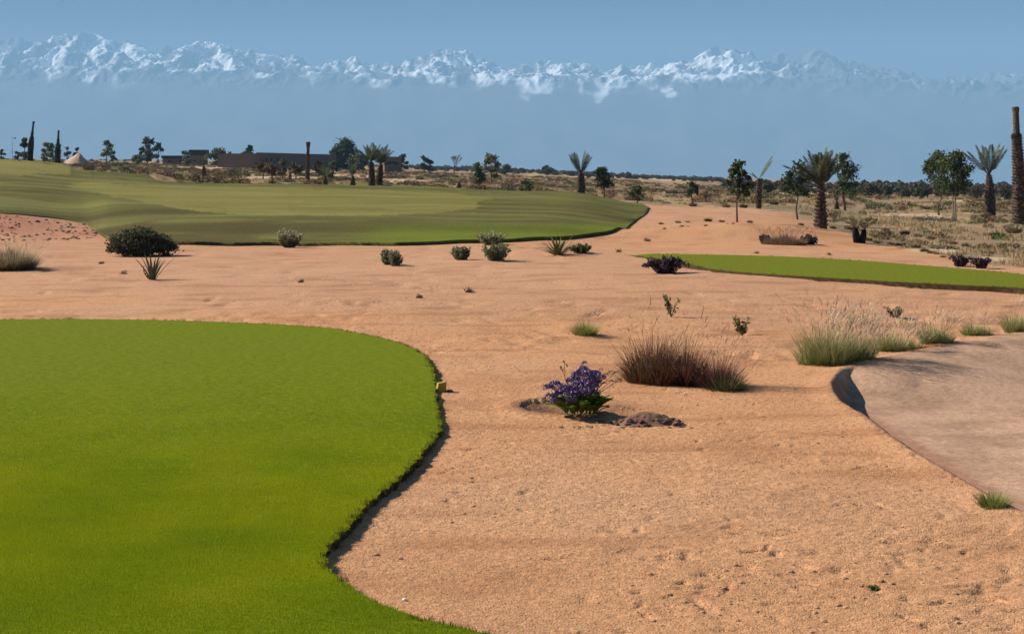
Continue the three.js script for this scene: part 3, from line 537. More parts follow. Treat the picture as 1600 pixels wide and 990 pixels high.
// tree: trunk with limbs, crown of leaf clumps at the limb ends
function tree(root, o) {
  const { h, r, crown, base = .35, stems = 1, bend = .1, leaf = .14, n = 1600, cols = FG, bark = BARK, clumps = 16, lop = 0, tr = .035, drop = .9, twigs = true, clumpR = .34, flat = 1, lean = 0 } = o;   // crown: half width; base: share of clear trunk
  const s = new G(), g = new G();
  for (let t = 0; t < stems; t++) {
    const a0 = rnd() * 6.283, off = stems > 1 ? r * rr(.4, 1) : 0, b = [Math.cos(a0) * off, 0, Math.sin(a0) * off], k = bend * h, m1 = [b[0] + gauss() * k * .4, h * base * .55, b[2] + gauss() * k * .3], m2 = [b[0] * 1.3 + gauss() * k * .5 + lop * .3, h * base * 1.15, b[2] + gauss() * k * .3], topp = [b[0] * 1.5 + lop + gauss() * k * .4, h * .85, gauss() * k * .3];
    s.tube([[b[0], -.1, b[2]], m1, m2, topp], [tr * 1.15, tr * .85, tr * .65, tr * .15], 7, (i) => vary(bark, .15));
    const nk = Math.ceil(clumps / stems);
    for (let i = 0; i < nk; i++) {
      const v = rnd(), y = lerp(h * (base + .06), h * .97, Math.pow(v, drop)), e = Math.sin(Math.PI * clamp((y / h - base) / (1 - base) * .82 + .14)), rad = crown * e * Math.sqrt(rnd()), a = i * 2.4 + rnd() * 1.2, c = [topp[0] * clamp(y / h) + b[0] * .4 + Math.cos(a) * rad, y, topp[2] * clamp(y / h) + Math.sin(a) * rad * flat];
      const from = y > h * .6 ? mixc(m2, topp, clamp((y / h - .5) * 1.2)) : m2;
      s.tube([from, [lerp(from[0], c[0], .55), lerp(from[1], c[1], .4), lerp(from[2], c[2], .55)], c], [tr * .4, tr * .25, tr * .08], 4, vary(bark, .2));
      const tint = rr(.7, 1.3), cr = clumpR * crown * rr(.7, 1.25);
      for (let j = 0; j < n / clumps; j++) leafAt(g, [c[0] + gauss() * cr, c[1] + gauss() * cr * .8, c[2] + gauss() * cr * flat], leaf, vary(pick(cols), .25).map((q) => q * tint));
    }
  }
  mesh('trunk', s.geo(), M.bark, root); if (!g.empty) mesh('crown', g.geo(), M.leaf, root);
  return root;
}
// palm trunk: stubs of old leaves in close spirals
function palmTrunk(profile, cols, lean = [0, 0], stub = .06) {   // profile: [height, radius] from the ground up
  const g = new G(), H = profile[profile.length - 1][0], rad = straight(profile), rings = Math.max(10, Math.ceil(H / .16)), sides = 14, pts = [];
  for (let i = 0; i <= rings; i++) { const y = H * i / rings; pts.push(Array.from({ length: sides }, (_, k) => { const a = (k + (i % 2) * .5) / sides * 6.283, r = rad(y) * (1 + (rnd() - .5) * .09); return [Math.cos(a) * r + lean[0] * (y / H) ** 1.5, y - (i ? 0 : .15), Math.sin(a) * r + lean[1] * (y / H) ** 1.5]; })); }
  for (let i = 0; i < rings; i++) for (let k = 0; k < sides; k++) { const m = (k + 1) % sides; g.quad(pts[i][k], pts[i + 1][k], pts[i + 1][m], pts[i][m], vary(pick(cols), .2).map((v) => v * .75)); }
  for (let i = 1; i < rings; i++) for (let k = 0; k < sides; k += 1) {   // the stubs stand out, tops cut off
    const p = pts[i][k], y = p[1], cx = lean[0] * (y / H) ** 1.5, cz = lean[1] * (y / H) ** 1.5, o = norm([p[0] - cx, 0, p[2] - cz]), t = [-o[2], 0, o[0]], r = rad(y), w = r * .21, L = Math.min(stub * rr(.6, 1.3), r * .45), hh = H / rings * .95;
    const A = [p[0] - t[0] * w - o[0] * .02, y - hh * .45, p[2] - t[2] * w - o[2] * .02], B = [p[0] + t[0] * w - o[0] * .02, y - hh * .45, p[2] + t[2] * w - o[2] * .02], C = [p[0] + t[0] * w * .6 + o[0] * L, y + hh * .5, p[2] + t[2] * w * .6 + o[2] * L], D = [p[0] - t[0] * w * .6 + o[0] * L, y + hh * .5, p[2] - t[2] * w * .6 + o[2] * L], I = [p[0] - o[0] * .03, y + hh * .42, p[2] - o[2] * .03], c = vary(pick(cols), .3);
    g.quad(A, B, C, D, c); g.tri(D, C, I, c); g.tri(A, D, I, c); g.tri(B, I, C, c);
  }
  return g.geo();
}
function frondGeometry(L, o = {}) {   // one pinnate leaf growing along +y and bending towards +x
  const { bend = .7, leaflets = 46, ll = .27, cols = [[.11, .125, .06], [.085, .10, .05], [.14, .15, .08]], w = .016, fold = .55, rach = [.12, .115, .06] } = o, g = new G(), pts = [], n = 9;
  let q = [0, 0, 0], th = 0; for (let i = 0; i <= n; i++) { pts.push(q); q = [q[0] + Math.sin(th) * L / n, q[1] + Math.cos(th) * L / n, 0]; th += bend / n * (i / n * 1.4 + .3); }
  g.tube(pts, pts.map((_, i) => lerp(.022, .004, i / n)), 4, rach);
  const on = (t) => { const f = clamp(t) * n * .999, i = Math.floor(f); return mixc(pts[i], pts[i + 1], f - i); };
  for (let i = 0; i < leaflets; i++) for (const s of [-1, 1]) {
    const t = .16 + .84 * (i + rnd() * .6) / leaflets, p = on(t), a = on(Math.min(1, t + .03)), d = norm([a[0] - p[0] + 1e-5, a[1] - p[1] + 1e-4, 0]), up = [-d[1], d[0], 0], l = ll * L * Math.sin(.5 + t * 2.35) * rr(.85, 1.15), out = .62 - t * .25;
    const dir = norm([d[0] * (1 - out) + up[0] * fold * -.35 + gauss() * .05, d[1] * (1 - out) + up[1] * fold * -.35 + gauss() * .05, s * out]), ww = w * rr(.7, 1.2), wv = norm(cross(dir, [up[0], up[1], s * .3]));
    const m = [p[0] + dir[0] * l * .5, p[1] + dir[1] * l * .5, p[2] + dir[2] * l * .5], e = [p[0] + dir[0] * l, p[1] + dir[1] * l - l * .05, p[2] + dir[2] * l], c = vary(pick(cols), .25);
    g.tri(p, [m[0] + wv[0] * ww, m[1] + wv[1] * ww, m[2] + wv[2] * ww], e, c); g.tri(p, e, [m[0] - wv[0] * ww, m[1] - wv[1] * ww, m[2] - wv[2] * ww], c);
  }
  return g.geo();
}
const TRUNK = [[.11, .078, .06], [.075, .054, .043], [.16, .115, .085]];
function palm(root, o) {
  const { profile, fronds, lean = [0, 0], cols = TRUNK, stub } = o, H = profile[profile.length - 1][0];
  mesh('trunk', palmTrunk(profile, cols, lean, stub), M.bark, root);
  for (const [geo, az, tilt, s = 1, dy = 0] of fronds) { const f = mesh('frond', geo, M.leaf, root); f.position.set(lean[0], H - .08 + dy, lean[1]); f.rotation.order = 'YXZ'; f.rotation.set(0, -az, -tilt); f.scale.setScalar(s); }
  return root;
}
// place by picture position of the base; k metres per picture pixel there
const foot = (px, py) => { const p = spot(px, py); return { p, k: -p[2] / F }; };
const footAt = (px, d) => ({ p: at(px, d), k: d / F });
const down = ([x, y, z], dy = .03) => [x, y - dy, z];

// ---------- the palms ----------
reseed(31);
const frondA = frondGeometry(1.6), frondB = frondGeometry(1.6, { bend: .35 }), frondC = frondGeometry(1.6, { bend: 1.1 });
const frondGrey = frondGeometry(1.6, { bend: .3, cols: [[.13, .145, .09], [.10, .12, .075], [.16, .17, .11]] }), frondDry = frondGeometry(1.2, { bend: .9, cols: [[.2, .15, .08], [.15, .11, .06]], leaflets: 20 });
{ // tall bare trunk at the right edge
  const { p, k } = foot(1596, 352), t = thing('bare_palm', 'tall bare palm trunk with a pale thin neck at the right edge', 'palm trunk', down(p)), h = 187 * k;
  mesh('trunk', palmTrunk([[0, 13 * k], [h * .25, 11 * k], [h * .68, 7 * k], [h * .745, 7.2 * k]], TRUNK, [-7 * k, 0], .07), M.bark, t);
  const nk = mesh('neck', palmTrunk([[0, 5.2 * k], [h * .2, 4.6 * k], [h * .215, 5.4 * k], [h * .25, 5.2 * k]], [[.15, .115, .085], [.12, .09, .07]], [-1.5 * k, 0], .015), M.bark, t); nk.position.set(-7 * k, h * .74, 0);
  const cl = mesh('leaf_base_collar', palmTrunk([[0, 7 * k], [h * .03, 8 * k], [h * .05, 6 * k]], [[.14, .105, .08], [.1, .075, .055]], [0, 0], .05), M.bark, t); cl.position.set(-7 * k, h * .72, 0);
}
{ // palm with tied-up grey fronds
  const { p, k } = foot(1548, 338), t = thing('date_palm', 'date palm with few upright grey green fronds beside the tall bare trunk', 'palm', down(p)), h = 66 * k;
  palm(t, { profile: [[0, 8.2 * k], [h * .45, 8 * k], [h * .8, 5.5 * k], [h, 3.4 * k]], lean: [-2 * k, 0], fronds: [[frondGrey, Math.PI, .62, .95], [frondGrey, Math.PI, .3, .98], [frondGrey, 0, .5, .93], [frondGrey, 0, .22, 1], [frondGrey, 1.6, .2, .95], [frondGrey, -1.7, .25, .9], [frondGrey, 3.0, .12, .92], [frondGrey, .5, .36, .98], [frondGrey, 2.5, .45, .8], [frondGrey, -.6, .42, .9], [frondGrey, Math.PI, .75, 1.05]].map((f) => [f[0], f[1], f[2], f[3] * 52 * k / 1.6]) });
}
{ // the large palm
  const { p, k } = foot(1283, 356), t = thing('date_palm', 'largest full crowned date palm with thick trunk on the edge of the sand', 'palm', down(p)), h = 70 * k, fr = [];
  for (let i = 0; i < 24; i++) { const a = i * 2.4, q = i / 24, side = Math.abs(Math.sin(a)); fr.push([pick([frondB, frondB, frondA]), a, .06 + q * .72 * (1 - side * .35) + rr(-.08, .08), 58 * k / 1.6 * rr(.85, 1.05), -.1 * q]); }
  fr.push([frondB, Math.PI, .95, 66 * k / 1.6, 0], [frondB, Math.PI - .2, .75, 60 * k / 1.6, 0]);
  palm(t, { profile: [[0, 10.5 * k], [h * .1, 9.5 * k], [h * .6, 7.2 * k], [h * .85, 5 * k], [h, 3.6 * k]], fronds: fr });
}
{ // leaning few-fronded palm behind the sapling
  const { p, k } = foot(1186, 326), t = thing('date_palm', 'thin palm with one long upright frond behind the crooked sapling', 'palm', down(p)), h = 48 * k;
  palm(t, { profile: [[0, 3.8 * k], [h * .6, 4.6 * k], [h, 2.6 * k]], fronds: [[frondGrey, 0, .42, 42 * k / 1.6], [frondGrey, .3, .5, 36 * k / 1.6], [frondB, Math.PI, .85, 18 * k / 1.6], [frondB, Math.PI - .4, .7, 17 * k / 1.6], [frondB, 0, 1.9, 24 * k / 1.6]] });
}
{ // fan of stiff fronds by the end of the fairway
  const { p, k } = foot(908, 312), t = thing('date_palm', 'date palm with a tight fan of upright fronds behind the fairway end', 'palm', down(p)), h = 42 * k, fr = [];
  for (let i = 0; i < 11; i++) fr.push([frondB, i % 2 ? 0 + rr(-.7, .7) : Math.PI + rr(-.7, .7), .06 + .09 * Math.floor(i / 2) + rr(0, .05), 38 * k / 1.6 * rr(.85, 1.02)]);
  palm(t, { profile: [[0, 6 * k], [h * .5, 6.2 * k], [h, 4.6 * k]], fronds: fr });
}
for (const [px, py, hh, fl, ln, label] of [[581, 296, 42, 34, -1, 'left palm of the close pair behind the fairway, paler trunk'], [592, 296, 38, 36, 3, 'right palm of the close pair behind the fairway, with a frond drooping right']]) {
  const { p, k } = foot(px, py), t = thing('date_palm', label, 'palm', down(p)), h = hh * k, fr = [];
  for (let i = 0; i < 13; i++) fr.push([pick([frondA, frondB]), i * 2.4, .1 + i / 13 * .7, fl * k / 1.6 * rr(.8, 1), 0]);
  if (ln > 0) fr.push([frondC, .1, 1.15, 30 * k / 1.6], [frondC, -.2, 1.0, 27 * k / 1.6]); else fr.push([frondC, Math.PI, 1.0, 26 * k / 1.6]);
  palm(t, { profile: [[0, 5.5 * k], [h * .6, 4.4 * k], [h, 3.4 * k]], lean: [ln * k, 0], fronds: fr });
}
{ // slim tall trunk
  const { p, k } = footAt(480, 165), t = thing('bare_palm', 'slim tall palm trunk with a small dark head in front of the long wall', 'palm trunk', down(p)), h = 62 * k;
  mesh('trunk', palmTrunk([[0, 3.6 * k], [h * .3, 3 * k], [h * .82, 2 * k], [h * .86, 2.7 * k], [h, 3.4 * k]], TRUNK, [1.5 * k, 0], .05), M.bark, t);
}
// stumps with a few short dry leaves
for (const [px, py, hh, w, ty, label] of [
  [508, 293, 34, 4.6, 1, 'short dark palm stump with ragged leaves reaching right'], [551, 297, 40, 5.2, 2, 'dark stump with a pale green brush of leaves on top, left of the palm pair'],
  [453, 284, 22, 3.0, 0, 'small thin stump with a wispy top in front of the long wall'], [318, 278, 33, 4.2, 2, 'dark stump with a grey green top below the black roofed building'],
  [717, 298, 19, 4.4, 0, 'low dark stump with drooping dry leaves behind the fairway'], [1308, 327, 22, 4.2, 2, 'small dark stump with a pale top behind the largest palm']]) {
  const { p, k } = foot(px, py), t = thing('palm_stump', label, 'palm stump', down(p)), h = hh * k * (ty === 0 ? .75 : .58);
  const fr = []; for (let i = 0; i < (ty === 0 ? 6 : 8); i++) fr.push([ty === 2 ? frondGrey : ty === 1 ? frondB : frondDry, i * 2.4, (ty === 0 ? .5 : .1) + rnd() * (ty === 2 ? .3 : .7), hh * k * (ty === 0 ? .35 : .48) / 1.4 * rr(.8, 1.1)]);
  if (ty === 1) fr.push([frondB, 0, .8, 18 * k / 1.6], [frondB, .3, 1, 15 * k / 1.6]);
  palm(t, { profile: [[0, w * k], [h * .5, w * .7 * k], [h, w * .38 * k]], fronds: fr });
}
{ // two black stems with dry leaves
  const { p, k } = foot(1343, 379), t = thing('palm_stump', 'two black stems bound together with dry brown leaves, at the sand edge', 'palm stump', down(p));
  for (const [dx, h, r, ln] of [[-4, 27, 5.6, -2], [5, 24, 5, 3]]) { const s = mesh('stem', palmTrunk([[0, r * .9 * k], [h * .5 * k, r * k], [h * .95 * k, r * .6 * k]], [[.018, .014, .012], [.028, .02, .017]], [ln * k, 0], .02), M.bark, t); s.position.x = dx * k;
    for (let i = 0; i < 9; i++) { const f = mesh('dry_frond', frondDry, M.dry, t); f.position.set((dx + ln) * k, h * .9 * k, 0); f.rotation.order = 'YXZ'; f.rotation.set(0, -i * 2.4, -rr(.05, .75)); f.scale.setScalar(28 * k / 1.2 * rr(.6, 1)); } }
}
{ // ivy-clad dead palm poles on the left
  for (const [px, d, top, w, ln, ivy, label] of [[46, 190, 189, 4.4, 6, 0, 'taller pointed dead palm trunk on the left horizon'], [89, 185, 203, 4.4, 2, 1, 'shorter pointed trunk wrapped in green growth beside the sand heap']]) {
    const { p, k } = footAt(px, d), row = HORIZON + (EYE - p[1]) * F / d, h = (row - top) * k, t = thing('dead_palm', label, 'dead palm', down(p));
    mesh('trunk', palmTrunk([[0, w * k], [h * .2, w * .92 * k], [h * .42, w * 1.0 * k], [h * .6, w * .78 * k], [h * .67, w * .42 * k], [h * .72, 2.3 * k], [h * .76, 1.5 * k], [h * .96, 1.2 * k], [h * .98, 2.1 * k], [h, 1.6 * k]], [[.035, .032, .03], [.05, .042, .036]], [ln * k, 0], .05), M.bark, t);
    const g = new G(); for (let i = 0; i < (ivy ? 700 : 160); i++) { const y = h * .62 * Math.pow(rnd(), ivy ? .8 : 1.6), a = rnd() * 6.283, r = (w * (ivy ? 1.1 : .9) + gauss() * 1.5 + (ivy && rnd() < .2 ? rr(0, 8) : 0)) * k * (1 - y / h * .5); leafAt(g, [Math.cos(a) * r + ln * k * (y / h) ** 1.5, y, Math.sin(a) * r], 1.6 * k, vary(pick(FG), .3)); }
    mesh('climbing_leaves', g.geo(), M.leaf, t);
  }
}

// ---------- broad-leaved trees ----------
reseed(41);
{ // crooked sapling on the sand
  const { p, k } = foot(1152, 348), t = thing('young_tree', 'crooked young tree on a thin bare stem standing on the sand tongue', 'tree', down(p));
  tree(t, { h: 98 * k, r: 0, crown: 21 * k, base: .34, bend: .05, leaf: .15, n: 1050, clumps: 20, cols: DK.concat(FG), tr: 1.6 * k, clumpR: .2, lop: 5 * k, drop: .8 });
}
{
  const { p, k } = foot(1247, 343), t = thing('young_tree', 'sparse forked young tree just left of the largest palm', 'tree', down(p));
  tree(t, { h: 92 * k, r: 0, crown: 26 * k, base: .36, bend: .06, leaf: .14, n: 1100, clumps: 22, cols: DK, tr: 1.5 * k, clumpR: .22, drop: .95, lop: 2 * k });
}
{
  const { p, k } = footAt(1321, 118), row = HORIZON + (EYE - p[1]) * F / 118, t = thing('broadleaf_tree', 'round grey green tree directly behind the largest palm on its right', 'tree', down(p));
  tree(t, { h: (row - 238) * k, r: 0, crown: 23 * k, base: .24, leaf: .17, n: 2200, clumps: 24, cols: [[.09, .11, .05], [.07, .09, .042], [.12, .14, .07]], tr: 2.2 * k, clumpR: .26 });
}
{
  const { p, k } = footAt(1468, 112), row = HORIZON + (EYE - p[1]) * F / 112, t = thing('broadleaf_tree', 'left tree of the leafy group, its trunk dark at the foot', 'tree', down(p));
  tree(t, { h: (row - 238) * k, r: 0, crown: 21 * k, base: .26, leaf: .15, n: 3000, clumps: 20, cols: DK.concat(FG), tr: 1.6 * k, clumpR: .3, bark: [.11, .09, .06] });
}
{
  const { p, k } = foot(1491, 345), t = thing('broadleaf_tree', 'bushy tree on several pale leaning stems beside the grey palm', 'tree', down(p));
  tree(t, { h: 109 * k, r: 6 * k, stems: 3, crown: 25 * k, base: .34, leaf: .13, n: 4800, clumps: 33, cols: DK.concat(FG), tr: 1.5 * k, clumpR: .28, bark: [.2, .165, .12], bend: .03 });
}
for (const [px, py, top, cw, n, base, label, cols, extra] of [
  [943, 312, 262, 15, 900, .36, 'small dark round topped tree right of the fan palm', DK], [995, 317, 289, 12, 420, .2, 'small scraggy bush tree at the tip of the fairway', FG],
  [1081, 322, 284, 10, 420, .42, 'dark little lollipop tree behind the sand tongue', DK], [820, 308, 283, 11, 420, .3, 'small tree with a pale tag by the back of the fairway', FG],
  [748, 292, 253, 11, 800, .1, 'stocky green bush tree left of the wispy pale tree', FG], [768, 287, 243, 14, 800, .2, 'wispy pale green tree on the far side of the fairway', GREY],
  [441, 280, 249, 9, 300, .2, 'thin brown tree third from the left end of the long wall', [[.12, .09, .055], [.09, .075, .045]]], [462, 279, 250, 10, 320, .25, 'brown bushy tree just left of the slim tall palm trunk', [[.11, .085, .05], [.085, .07, .042]]], [498, 277, 250, 10, 300, .2, 'brownish tree just right of the slim tall palm trunk', [[.12, .09, .055], [.085, .07, .042]]], [518, 282, 252, 9, 320, .1, 'olive bush tree between the slim trunk and the dome tree', FG],
  [410, 281, 246, 10, 420, .3, 'thin brownish tree in front of the left end of the long wall', [[.13, .10, .06], [.10, .085, .05]]], [425, 283, 250, 10, 300, .35, 'bare brownish tree second from the left end of the long wall', [[.15, .11, .07], [.11, .08, .052]]]]) {
  const { p, k } = foot(px, py), t = thing('small_tree', label, 'tree', down(p));
  tree(t, { h: (py - top) * k, r: 0, crown: cw * k, base, leaf: 4 * k, n, clumps: 12, cols, tr: 1.2 * k, clumpR: .3 });
  if (label.includes('tag')) { const tg = mesh('pale_tag', new THREE.BoxGeometry(3 * k, 4 * k, .01), new THREE.MeshStandardMaterial({ color: 0xd8d2c4, roughness: .8 }), t); tg.position.set(-6.5 * k, 9 * k, .12); const cd = mesh('tag_stake', new THREE.CylinderGeometry(.012, .012, 11 * k, 6), M.stake ??= new THREE.MeshStandardMaterial({ color: 0x6b5038, roughness: .9 }), t); cd.position.set(-6.5 * k, 5.5 * k, .105); }
}
{ // bare winter tree
  const { p, k } = footAt(709, 330), row = HORIZON + (EYE - p[1]) * F / 330, t = thing('bare_tree', 'leafless grey tree with a fine round crown on the centre horizon', 'tree', down(p)), s = new G(), h = (row - 235) * k;
  const grow = (q, dir, l, r, n) => { const e = [q[0] + dir[0] * l, q[1] + dir[1] * l, q[2] + dir[2] * l]; s.tube([q, e], [r, r * .7], 4, vary([.115, .095, .085], .15)); if (n > 0) for (let i = 0; i < 3; i++) grow(e, norm([dir[0] + rr(-.75, .75), dir[1] * .8 + .25, dir[2] + rr(-.75, .75)]), l * rr(.62, .8), r * .62, n - 1); };
  grow([0, -.1, 0], [0.02, 1, 0], h * .3, 1.1 * k, 5); mesh('branches', s.geo(), M.bark, t);
}
// trees and bushes on the skyline
const BLUE = [[.075, .09, .045], [.058, .072, .04], [.10, .11, .06]];
for (const [px, d, top, cw, n, base, label, cols = BLUE] of [
  [540, 380, 220, 22, 2600, .04, 'largest dark domed tree at the right end of the long wall'], [560, 375, 243, 16, 900, .04, 'lower dark tree leaning against the right side of the big dome tree'], [520, 378, 236, 14, 900, .04, 'lower dark tree on the left side of the big dome tree'],
  [628, 370, 239, 8, 600, .05, 'dark narrow tree right of the low brick house'], [663, 330, 240, 9, 300, .2, 'dark thin forked plant left of the leafless tree', DK], [672, 330, 249, 7, 250, .15, 'small dark bush beside the thin forked plant', DK],
  [230, 400, 213, 11, 900, .1, 'tall dark tree, highest on the left skyline'], [221, 402, 228, 6, 320, .1, 'narrow dark tree hugging the left of the tall one'], [247, 398, 223, 8, 420, .12, 'thin dark tree right of the tall one on the left skyline'],
  [166, 380, 217, 9, 500, .3, 'round light green tree right of the sand heap', GREY], [176, 382, 236, 5, 160, .1, 'small bush at the foot of the light green tree', FG], [214, 390, 243, 9, 260, .02, 'low round bush before the tall dark tree', FG],
  [290, 380, 236, 9, 300, .1, 'grey bush against the left of the black roofed building', GREY], [340, 390, 230, 14, 900, .03, 'broad round green tree right of the black roofed building', FG], [356, 392, 237, 9, 360, .03, 'darker bush touching the broad round green tree'],
  [389, 390, 227, 9, 420, .2, 'lopsided tree just left of the long wall', FG], [73, 300, 221, 9, 520, .05, 'pale loose bush between the two pointed trunks', GREY], [83, 290, 222, 8, 400, .05, 'loose green bush behind the shorter pointed trunk', FG],
  [69, 400, 231, 6, 260, .02, 'dark round bush far between the two pointed trunks'], [37, 290, 216, 7, 420, .45, 'small spiky dark tree left of the taller pointed trunk', DK], [36, 292, 236, 8, 300, .02, 'olive bush below the small spiky dark tree', FG], [27, 395, 236, 5, 180, .02, 'small dark bush far left of the pointed trunks'], [2, 380, 233, 5, 180, .05, 'dark bush cut by the left edge on the skyline'],
  [105, 410, 231, 5, 160, .02, 'tiny bush behind the left of the sand heap'], [119, 410, 231, 5, 160, .02, 'tiny dark bush behind the top of the sand heap'],
  [853, 600, 260, 7, 240, .02, 'small far tree left of the fan palm on the plain edge'], [860, 620, 263, 7, 200, .02, 'second far tree left of the fan palm on the plain edge'], [981, 560, 270, 6, 200, .05, 'tiny far tree on the dark line right of the round topped tree'], [790, 480, 258, 10, 300, .02, 'hazy far bush right of the wispy pale tree']]) {
  const { p, k } = footAt(px, d), row = HORIZON + (EYE - p[1]) * F / d, h = Math.max(6, row - top) * k, t = thing('skyline_tree', label, 'tree', down(p));
  tree(t, { h, r: 0, crown: cw * k, base, leaf: 3.6 * k, n: n * 1.3, clumps: Math.max(7, Math.round(n / 55)), cols, tr: 1.1 * k, clumpR: .3, bend: .04 });
}
{ // thin pale tree at the far left
  const { p, k } = footAt(19, 330), row = HORIZON + (EYE - p[1]) * F / 330, h = (row - 213) * k, t = thing('bare_tree', 'thin pale leafless sapling at the far left skyline', 'tree', down(p)), s = new G(), c = [.22, .22, .23];
  s.tube([[0, 0, 0], [-.1, h * .5, 0], [-.1, h, 0]], [.06, .05, .02], 5, c); for (const [y, dx, dy] of [[.35, .5, .3], [.35, -.3, .3], [.94, .5, 0], [.94, -.5, .02], [.7, .3, .3]]) s.tube([[-.05, h * y, 0], [dx, h * y + dy, 0]], [.035, .02], 4, c); mesh('branches', s.geo(), M.bark, t);
  const g = new G(); for (let i = 0; i < 14; i++) leafAt(g, [.5 + gauss() * .15, h * .94 + gauss() * .15, gauss() * .1], .25, [.05, .055, .05]); mesh('leaves', g.geo(), M.leaf, t);
}
{ // far dark band of trees: one mass
  const crown = new G(); for (let i = 0; i < 150; i++) { const a = rnd() * 6.283, r = Math.sqrt(rnd()), y = Math.pow(rnd(), .7) * Math.sqrt(1 - r * r * .8); leafAt(crown, [Math.cos(a) * r, y, Math.sin(a) * r], .42, vary([.085, .078, .05], .45)); }
  const list = [];
  for (let i = 0; i < 1500; i++) { const px = rr(640, 1640), d = px > 1130 ? rr(230, 600) : lerp(520, 1500, rnd()), p = at(px, d), s = d * rr(3, 6) / F * (px > 1330 ? 1.5 : px > 1130 ? 1.1 : .75); list.push([p[0], p[1] - s * .2, p[2], rnd() * 6.3, s, s * rr(.8, 1.6), [rr(.6, 1.5), rr(.6, 1.3), rr(.7, 1.3)]]); }
  for (let i = 0; i < 160; i++) { const px = rr(-20, 640), d = rr(600, 1500), p = at(px, d), s = d * rr(1.5, 3.5) / F; list.push([p[0], p[1] - s * .2, p[2], rnd() * 6.3, s, s, [rr(.7, 1.4), rr(.7, 1.2), rr(.8, 1.3)]]); }
  stuff('far_thicket', crown.geo(), M.dry, list, 'dark band of far scrub and trees along the edge of the plain', 'thicket');
}
for (const [px, d, w, h, label] of [[1362, 210, 15, 26, 'dark rounded far shrub right of the tree behind the largest palm'], [1385, 215, 10, 20, 'low far shrub next to the dark rounded one'], [1415, 205, 13, 22, 'far brown shrub midway to the leafy group'], [1440, 200, 12, 21, 'far dark shrub just left of the leafy group'], [1525, 205, 12, 24, 'far grey shrub between the leafy group and the grey palm'], [1572, 200, 11, 24, 'far brownish shrub between the grey palm and the tall trunk'], [1228, 210, 13, 17, 'low dark far shrub left of the sparse forked tree'], [1200, 215, 12, 18, 'grey far shrub right of the long frond palm']]) {
  const { p, k } = footAt(px, d), t = thing('far_shrub', label, 'shrub', down(p), rnd() * 6, 'far shrubs at the right of the plain');
  bush(t, { rx: w * k, ry: h * k, leaf: 3.2 * k, n: 620, clumps: 16, cols: [[.08, .08, .048], [.11, .09, .06], [.06, .062, .04]] });
}
// ---------- buildings ----------
const wallM = new THREE.MeshStandardMaterial({ color: new THREE.Color(.155, .11, .085), roughness: 1, bumpMap: rockBump, bumpScale: .05 }), darkM = new THREE.MeshStandardMaterial({ color: new THREE.Color(.02, .018, .016), roughness: .6 }), roofM = new THREE.MeshStandardMaterial({ color: new THREE.Color(.03, .03, .034), roughness: .8 }), frameM = new THREE.MeshStandardMaterial({ color: new THREE.Color(.2, .13, .09), roughness: .9 });
function wallWithHoles(w, h, t, holes, m, parent, name = 'wall') {
  const s = new THREE.Shape([[0, 0], [w, 0], [w, h], [0, h]].map(([a, b]) => new THREE.Vector2(a, b)));
  for (const [x, y, ww, hh] of holes) s.holes.push(new THREE.Path([[x, y], [x, y + hh], [x + ww, y + hh], [x + ww, y]].map(([a, b]) => new THREE.Vector2(a, b))));
  return mesh(name, new THREE.ExtrudeGeometry(s, { depth: t, bevelEnabled: false }), m, parent);
}
function windowIn(parent, x, y, w, h, z) { const f = new THREE.Group(); f.name = 'window'; parent.add(f); f.position.set(x, y, z); const p = mesh('pane', new THREE.BoxGeometry(w, h, .03), darkM, f); p.position.set(w / 2, h / 2, 0); const q = mergeGeometries([new THREE.BoxGeometry(w, .07, .08).translate(w / 2, h - .037, .04), new THREE.BoxGeometry(w, .07, .08).translate(w / 2, .037, .04), new THREE.BoxGeometry(.05, h - .15, .06).translate(w / 2, h / 2, .04)]); mesh('frame', q, frameM, f); }
{ // long earth-walled farm
  const A = at(401, 330), B = at(522, 372), k = 350 / F, L = Math.hypot(B[0] - A[0], B[2] - A[2]), y0 = Math.min(A[1], B[1]) - .3, topA = EYE + (HORIZON - 239.5) * 330 / F, t = thing('farm_building', 'long low reddish brown earth walled farm on the left of centre', 'building', [A[0], y0, A[2]], Math.atan2(A[2] - B[2], B[0] - A[0])), h = topA - y0;
  const wins = [[3.2, h - 1.7, .9, .8], [6.0, h - 1.6, .8, .7], [9.2, h - 1.7, 1.0, .9], [12.6, h - 1.7, .8, .8]].filter((q) => q[0] + 1 < L), door = [7.4, .05, 1.1, 2.1];
  wallWithHoles(L, h, .45, [...wins, door], wallM, t); wins.forEach(([x, y, w, hh]) => windowIn(t, x, y, w, hh, .2)); const dr = mesh('door', new THREE.BoxGeometry(1.1, 2.1, .08), frameM, t); dr.position.set(7.95, 1.1, .2);
  for (const [x, n] of [[0, 'wall'], [L - .45, 'wall']]) { const e = mesh(n, new THREE.BoxGeometry(.45, h, 8), wallM, t); e.position.set(x + .225, h / 2, -4.003); }
  const bk = mesh('wall', new THREE.BoxGeometry(L, h, .45), wallM, t); bk.position.set(L / 2, h / 2, -8.25); const rf = mesh('roof', new THREE.BoxGeometry(L - .9, .25, 8), wallM, t); rf.position.set(L / 2, h - .45, -4.01);
  const pp = mesh('parapet', new THREE.BoxGeometry(L + .16, .2, .6), frameM, t); pp.position.set(L / 2, h + .1, .22);
}
